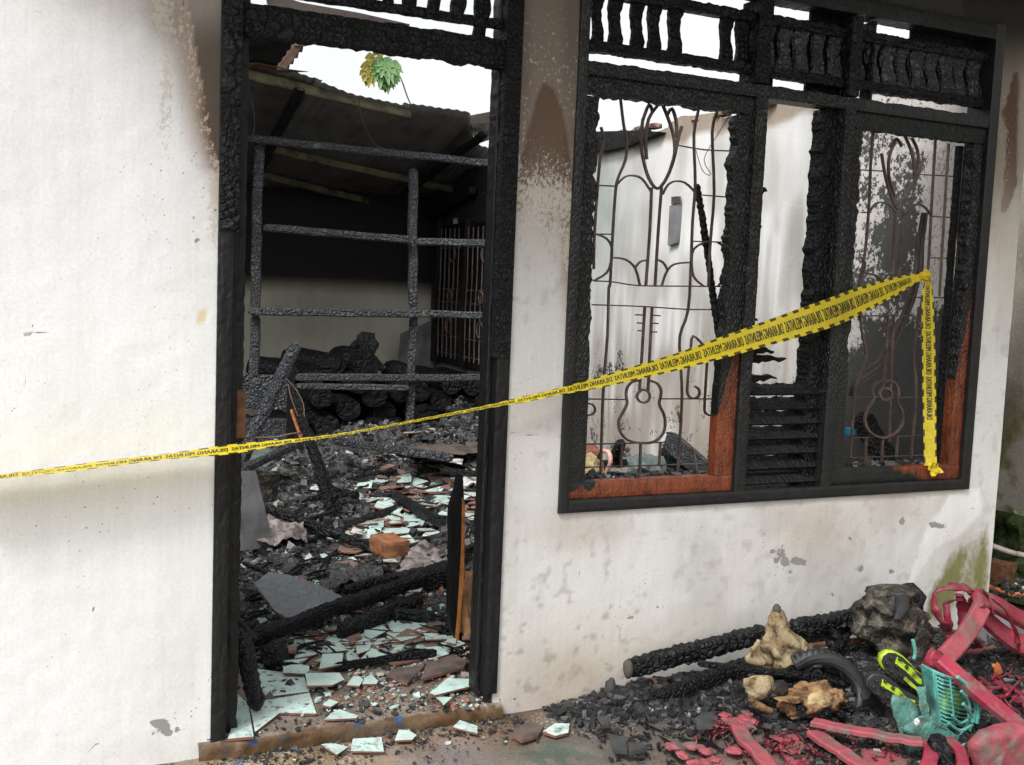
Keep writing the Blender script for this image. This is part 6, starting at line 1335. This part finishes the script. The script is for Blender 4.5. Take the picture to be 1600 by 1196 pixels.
# ---- teal basket
bk = thing('plastic_basket', 'melted teal plastic basket with slotted side holding the boots', 'basket', tuple(at(1470,1120,-.72)))
def bp2(u, v):   # basket wall patch: u across, v down
    x = 1441+u*66+v*8; y = 1040+u*24+v*78+4*math.sin(u*3); Y = -.70+.10*(2*u-1)**2-.01*v; return at(x, y, Y)
for k in range(4):
    u = [0,.30,.64,1][k]; MB().tube([bp2(u, v/8) for v in range(9)], .0075 if k in (0,3) else .006, 6, aspect=.7).obj('rib', [M_teal], bk)
for c_ in range(3):
    u0, u1 = [0,.30,.64,1][c_], [0,.30,.64,1][c_+1]
    if c_ == 0:
        V, F = sheet([bp2(0,1), bp2(.30,1), bp2(.30,0), bp2(0,0)], 6, 12, .006, 16, 3, .004); mobj('side_sheet', V, F, [M_teal], bk, smooth=True); continue
    for k in range(13):
        v = k/12; MB().tube([bp2(u0, v), bp2((u0+u1)/2, v+.012), bp2(u1, v)], .0038, 5).obj('slat', [M_teal], bk)
MB().tube([bp2(u/8, 0) for u in range(9)], .006, 6).obj('rim', [M_teal], bk)
def blobby(px, mat, Y, name, lb=None, cat=None, root=None, seed=0, amp=.012, thick=.012, n=16):
    """melted sheet: outline filled with a bumpy thick skin"""
    P2 = px; cxm = sum(p[0] for p in P2)/len(P2); cym = sum(p[1] for p in P2)/len(P2); V = []; F = []; k = len(P2)*3; ring0 = []
    for i in range(len(P2)):
        a, b = P2[i], P2[(i+1)%len(P2)]
        for t in (0,1/3,2/3): ring0.append((a[0]*(1-t)+b[0]*t+random.uniform(-2,2), a[1]*(1-t)+b[1]*t+random.uniform(-2,2)))
    R = 6
    for r in range(R+1):
        f = 1-r/R*.96
        for (x, y) in ring0:
            xx, yy = cxm+(x-cxm)*f, cym+(y-cym)*f; p = at(xx, yy, Y(xx, yy) if callable(Y) else Y); dome = thick*math.sqrt(max(0, 1-f*f*.999)); p = p+(CAM-p).normalized()*(dome+amp*fn(p, 22, seed)+amp*.6*fn(p, 60, seed)); V.append(p)
    for r in range(R):
        for j in range(k): F.append((r*k+j, r*k+(j+1)%k, (r+1)*k+(j+1)%k, (r+1)*k+j))
    F.append(tuple(R*k+j for j in range(k)))
    n0 = len(V); V += [at(x, y, (Y(x, y) if callable(Y) else Y)+thick) for x, y in ring0]
    for j in range(k): F.append((n0+j, n0+(j+1)%k, (j+1)%k, j))
    F.append(tuple(n0+j for j in reversed(range(k))))
    o = mobj(name, V, F, [mat], root, smooth=True); return tag(o, lb, cat) if lb else o
gy_ = lambda z: (lambda x, y: gd(x, y, z).y)
blobby([(1394,1085),(1420,1092),(1440,1110),(1442,1150),(1432,1196),(1422,1230),(1418,1180),(1402,1140),(1392,1110)], M_teal_d, -.74, 'melted_drip', root=bk, seed=1, amp=.014)
blobby([(1432,1075),(1446,1070),(1452,1100),(1480,1140),(1500,1150),(1498,1175),(1470,1172),(1440,1160),(1410,1140),(1425,1125),(1440,1118)], M_teal_d, -.76, 'melted_skin', root=bk, seed=2, amp=.016)
blobby([(1498,1162),(1530,1160),(1552,1168),(1562,1200),(1540,1240),(1508,1225),(1500,1190)], M_teal_d, -.78, 'melted_pool', root=bk, seed=3, amp=.014)
for i, pth in enumerate([[(1500,1065),(1518,1085),(1524,1110),(1516,1140),(1508,1165)],[(1502,1080),(1514,1100),(1512,1130),(1500,1150)],[(1496,1058),(1512,1072),(1528,1100),(1526,1130)],[(1488,1118),(1500,1130),(1512,1125)],[(1482,1130),(1500,1142),(1520,1132)],[(1505,1100),(1518,1118),(1520,1128)],[(1400,1110),(1412,1130),(1420,1160),(1424,1200)],[(1426,1000),(1430,1018),(1428,1030)]]):
    MB().tube(smooth_path([at(x, y, -.70-.006*i) for x, y in pth], 4), .005+.001*(i%3), 6).obj('melted_strand', [M_teal], bk)
V, F = blob(at(1433,1128,-.80), (.010,.008,.012), .4, 4, 5, 2); o = mobj('white_chip', V, F, [M_white]); tag(o, 'small white chip stuck on the melted teal plastic', 'chip')
V, F = blob(at(1482,1100,-.57), (.05,.04,.05), .3, 4, 8, 3); o = mobj('lime_ball', V, F, [M_lime], smooth=True); tag(o, 'dark lime object glimpsed through the slots of the teal basket', 'lime object')
o = MB().ring(timber(at(1462,1150,-.80), at(1486,1215,-.92), .06, .05, jag=.12, groove=.2)).obj('charred_post', [M_char]); tag(o, 'charred stick end standing at the bottom under the teal drips', 'stick')
# ---- melted red chair
ch = thing('melted_chair', 'melted red plastic chair collapsed at the right edge of the heap', 'chair', tuple(gd(1540,1080,0)))
def bar(pts, w_, d_, name='leg', mat=M_redp, up=(.1,-.8,.6)):
    P3 = smooth_path([at(x, y, Y) for x, y, Y in pts], 5) if len(pts) > 2 else [at(x, y, Y) for x, y, Y in pts]; rings = []
    for i, p in enumerate(P3):
        d = (P3[min(i+1,len(P3)-1)]-P3[max(i-1,0)]).normalized(); x = d.cross(Vector(up)).normalized(); y = x.cross(d).normalized()
        sec = [(-1,-.6),(-1,.6),(-.8,.95),(0,1.0),(.8,.95),(1,.6),(1,-.6),(.5,-.8),(-.5,-.8)]
        wob = 1+.10*fn(p, 14, 3)
        rings.append([p+x*a*w_/2*wob+y*b*d_/2*wob for a, b in sec])
    return MB().ring(rings).obj(name, [mat], ch, smooth=False)
bar([(1468,1030,-.62),(1500,1058,-.68),(1540,1092,-.74),(1580,1125,-.80),(1640,1175,-.9)], .062,.035, 'leg')
bar([(1474,1030,-.60),(1502,1000,-.56),(1520,975,-.50),(1534,948,-.46)], .066,.030, 'arm', M_redp2)
bar([(1526,935,-.46),(1555,945,-.42),(1590,965,-.38),(1660,1000,-.3)], .07,.04, 'seat_edge')
bar([(1535,962,-.42),(1560,985,-.40),(1590,1005,-.40),(1650,1030,-.38)], .085,.03, 'seat_side')
bar([(1468,1022,-.60),(1456,1035,-.58),(1448,1050,-.52)], .06,.04, 'leg_joint')
bar([(1524,950,-.44),(1512,975,-.40),(1500,1000,-.36),(1480,1005,-.34)], .06,.03, 'back_strut', M_redp)
def strand(pts, r, Y, name='melted_strand', mat=M_redstr):
    sp_ = smooth_path([at(x, y, Y+.01*math.sin(i*1.7)) for i, (x, y) in enumerate(pts)], 8)
    return MB().tube([p+Vector((fn(p,30,1),fn(p,30,2),fn(p,30,3)))*.006 for p in sp_], [r*(.85+.75*fn(p, 16, 4)+.35*fn(p, 50, 5)) for p in sp_], 10, aspect=.42, twist=.05).obj(name, [mat], ch, smooth=True)
strand([(1540,950),(1528,930),(1508,918),(1484,918),(1464,926),(1460,945),(1466,962),(1476,978),(1484,985)], .017, -.45)
strand([(1502,937),(1488,938),(1478,948),(1480,968),(1482,990)], .014, -.42)
strand([(1500,930),(1506,950),(1505,975),(1496,1000)], .024, -.40)
strand([(1516,925),(1524,945),(1520,968),(1508,990),(1495,1005)], .028, -.42)
strand([(1540,940),(1560,955),(1580,972),(1592,995),(1593,1020)], .008, -.46)
strand([(1548,935),(1570,955),(1586,985),(1590,1005)], .010, -.45)
strand([(1535,920),(1545,940),(1552,962)], .010, -.47)
strand([(1508,985),(1528,1002),(1536,1015),(1512,1018)], .022, -.44)
for k in range(60):
    x, y = random.uniform(1492,1600), random.uniform(1020,1105)
    if y > 1040+(x-1480)*.75: continue
    a = random.uniform(-.9,1.2); L = random.uniform(14,40); c1 = (x+L*.5*math.cos(a)+random.uniform(-5,5), y+L*.5*math.sin(a)+random.uniform(-5,5))
    MB().tube(smooth_path([gd(x, y, .03+random.random()*.05), gd(c1[0], c1[1], .06), gd(x+L*math.cos(a), y+L*math.sin(a), .03)], 4), random.uniform(.003,.007), 5).obj('melted_strand', [M_redstr], ch)
blobby([(1455,1020),(1478,1012),(1492,1028),(1480,1050),(1458,1060),(1448,1040)], M_redp2, -.52, 'melted_foot', root=ch, seed=6)
blobby([(1548,1038),(1560,1036),(1566,1048),(1564,1062),(1554,1056)], M_orangep, -.42, 'orange_peel', 'small orange curl lying among the red strands', 'scrap', seed=9)
blobby([(1500,1050),(1600,1105),(1640,1060),(1640,1020),(1540,1010)], M_redp2, lambda x, y: gd(x, y, .02).y, 'melted_puddle', root=ch, seed=16, amp=.02, thick=.02)
# red pieces on the ground
def redpiece(pts, wd, lb, z=.04, mat=M_redp2, d=.022):
    P3 = smooth_path([gd(x, y, z) for x, y in pts], 5); rings = []; n = len(P3)
    for i, p in enumerate(P3):
        dd = (P3[min(i+1,n-1)]-P3[max(i-1,0)]).normalized(); x = dd.cross(Vector((0,0,1))).normalized(); w_ = wd/2*(1+.15*fn(p, 18, 2)); zz = Vector((0,0,1)); dent = .006*fn(p, 25, 7)
        rings.append([p+x*a*w_+zz*(b*d/2+dent) for a, b in [(-1,-.6),(-1,.5),(-.75,.9),(0,.8),(.75,.9),(1,.5),(1,-.6)]])
    o = MB().ring(rings).obj('red_plastic_piece', [mat]); return tag(o, lb, 'plastic piece')
redpiece([(1152,1135),(1168,1160),(1188,1180),(1215,1215)], .055, 'red chair leg piece at the left, pointing towards the heap')
redpiece([(1270,1128),(1310,1138),(1360,1146),(1405,1155),(1440,1160)], .050, 'long red chair piece lying below the browned foam', .07)
redpiece([(1272,1145),(1300,1165),(1330,1185),(1370,1215)], .060, 'red chair piece slanting down under the long one', .04)
redpiece([(1440,1150),(1455,1170),(1450,1200)], .05, 'dark red piece behind the teal drip', .04, M_redp)
redpiece([(1480,1155),(1500,1175),(1505,1200)], .04, 'small red piece right of the charred stick end', .05, M_redp)
blobby([(1510,1160),(1530,1140),(1565,1130),(1610,1128),(1640,1150),(1640,1230),(1560,1235),(1520,1205)], M_redp2, -.93, 'red_plastic_lump', 'large dusty red melted lump at the bottom right corner', 'plastic lump', seed=11, amp=.02, thick=.09)
mb = MB()
for k in range(150):
    x, y = random.choice([(random.gauss(1150,22), random.gauss(1130,8)), (random.uniform(1080,1420), random.uniform(1140,1215)), (random.uniform(1080,1420), random.uniform(1140,1215)), (random.gauss(1260,30), random.gauss(1165,18))])
    a = random.uniform(0, 3.14); L = random.uniform(5,26)
    mb.tube(smooth_path([gd(x, y, .012), gd(x+L*.5*math.cos(a)+random.uniform(-4,4), y+L*.4*math.sin(a)+random.uniform(-3,3), .03), gd(x+L*math.cos(a), y+L*.8*math.sin(a), .012)], 3), random.uniform(.0012,.0035), 5)
o = mb.obj('red_threads', [M_redstr]); tag(o, 'thin red melted plastic threads stuck over the yard in front of the heap', 'plastic threads', kind='stuff')
for i_, (pl_, lb_) in enumerate([([(1118,1128),(1140,1118),(1165,1122),(1180,1135),(1160,1145),(1130,1140)],'flat melted red scrap at the front left of the heap'),([(1205,1150),(1240,1145),(1262,1160),(1250,1180),(1215,1175)],'flat melted red scrap between the left leg piece and the slanting one'),([(1345,1170),(1395,1172),(1420,1190),(1400,1215),(1350,1205)],'melted red slab low between the slanting piece and the teal drips'),([(1290,1120),(1262,1122),(1250,1135),(1268,1142)],'small melted red flap at the left end of the long red piece'),([(1225,1180),(1262,1185),(1270,1205),(1230,1212)],'melted red scrap at the very bottom of the photo')]):
    blobby(pl_, M_redp2, lambda x, y: gd(x, y, .012).y, 'red_plastic_scrap', lb_, 'plastic scrap', seed=30+i_, amp=.006, thick=.010)
mb = MB()
for k in range(26):
    x, y = random.choice([(random.gauss(1140,16), random.gauss(1126,5)), (random.gauss(1170,8), random.gauss(1130,8)), (random.uniform(1040,1200), random.uniform(1165,1200))]); V, F = blob(gd(x, y, .025), (random.uniform(.012,.03), random.uniform(.012,.03), .010), .5, 5, k, 2); mb.add(V, F)
o = mb.obj('red_crumbs', [M_redp2]); tag(o, 'dusty red melted crumbs at the front of the heap', 'plastic crumbs', kind='stuff')
# ---- pale board, alley things
V, F = sheet([gd(1505,1010,.10), at(1640,1045,-.12), at(1640,975,.02), at(1535,955,-.02)], 6, 4, .004, 4, 2, .015); o = mobj('concrete_slab', V, F, [M_plaster_in.copy() and M_greysheet]); tag(o, 'pale grey slab lying behind the melted red chair', 'slab')
def pipe(pts, r, mat, lb, cat): o = MB().tube(smooth_path(pts, 5), r, 12).obj('pipe', [mat], smooth=True); return tag(o, lb, cat)
pipe([Vector((3.97,1.2,.50)), at(1553,854,.62), at(1600,868,.50), at(1680,893,.30)], .014, M_pvc, 'upper white water pipe crossing the alley beyond the house corner', 'pipe')
pipe([Vector((3.97,.9,.26)), at(1550,901,.50), at(1600,920,.40), at(1680,955,.25)], .010, M_pvc, 'lower thin white pipe in the alley', 'pipe')
pipe([at(1540,915,.30), at(1556,921,.30), at(1580,929,.30), at(1600,928,.30), at(1650,922,.30)], .012, M_hose, 'orange hose drooping in the alley beyond the corner', 'hose')
mb = MB()
V, F = sheet([Vector((4.74,1.9,-.04)), Vector((4.74,-.4,-.04)), Vector((4.80,-.4,.40)), Vector((4.80,1.9,.40))], 70, 26, .07, 5, 4, .02); o = mobj('moss_bank', V, F, [M_mossy], smooth=False); tag(o, 'dark wet moss bank at the foot of the neighbouring wall', 'moss', kind='stuff')
V, F = brick(atx(1562,893,4.42), .10,.12,.10, .2, 9); o = mobj('rusty_block', V, F, [M_rust]); tag(o, 'rust-brown block standing in the alley behind the lower pipe', 'block')
mb = MB()
for k in range(40):
    p = atx(random.uniform(1548,1640), random.uniform(905,940), 4.25); V, F = blob(p, (.014,.014,.012), .4, 4, k, 1); mb.add(V, F)
o = mb.obj('alley_rubble', [M_stone]); tag(o, 'grey rubble in the alley gutter', 'rubble', kind='stuff')
mb = MB()
for k in range(200):
    p = Vector((4.80+random.uniform(-.04,.04), random.uniform(-.3,1.6), .34+random.uniform(-.06,.10))); a = random.uniform(0, 6.28); L = random.uniform(.012,.03); d = Vector((math.cos(a), math.sin(a), random.uniform(-.3,.6)))*L; s = d.cross(Vector((0,0,1))).normalized()*L*.4; n0 = len(mb.v)
    mb.v += [p, p+d*.5+s, p+d, p+d*.5-s]; mb.f.append((n0,n0+1,n0+2,n0+3)); mb.m.append(0)
o = mb.obj('moss_leaves', [ML1]); tag(o, 'tiny green leaves sprouting on the alley moss', 'leaves', kind='stuff')
n_ = 5000; xs_ = RNG.uniform(1235, 1600, n_); ys_ = RNG.uniform(1000, 1196, n_); P_ = np.array([tuple(gd(a, b, .02)) for a, b in zip(xs_, ys_)]); P_[:,2] = .008
sz = np.clip(RNG.lognormal(math.log(.006), .6, n_), .002, .02); o = chunks('ash_crumbs', P_, sz, palette(n_, 'out'), M_crumb, .6, loc=(0,0,0)); tag(o, 'fine black crumbs scattered round the melted red pieces', 'charcoal', kind='stuff')
for pth, lb in [([(384,96),(392,150),(398,190),(394,214)],'thin burnt wire dangling left under the tin roof'),([(560,150),(566,190),(585,225),(600,232)],'thin burnt wire sagging from the front edge of the tin roof')]:
    o = MB().tube(smooth_path([at(x, y, 4.3) for x, y in pth], 5), .004, 5).obj('wire', [M_char_dull]); tag(o, lb, 'wire')
n_ = 1500; xs_ = RNG.uniform(.55, 1.62, n_); ys_ = -np.abs(RNG.normal(0, .10, n_))-.028; P_ = np.stack([xs_, ys_, np.full(n_, .006)], 1); P_[:400,1] = RNG.uniform(-.02,.12,400); P_[:400,2] = .058
sz = np.clip(RNG.lognormal(math.log(.0042), .6, n_), .0015, .014); o = chunks('grit', P_, sz, palette(n_, 'in'), M_crumb, .6, loc=(0,0,0)); tag(o, 'fine grit and tile crumbs along the doorway threshold', 'grit', kind='stuff')
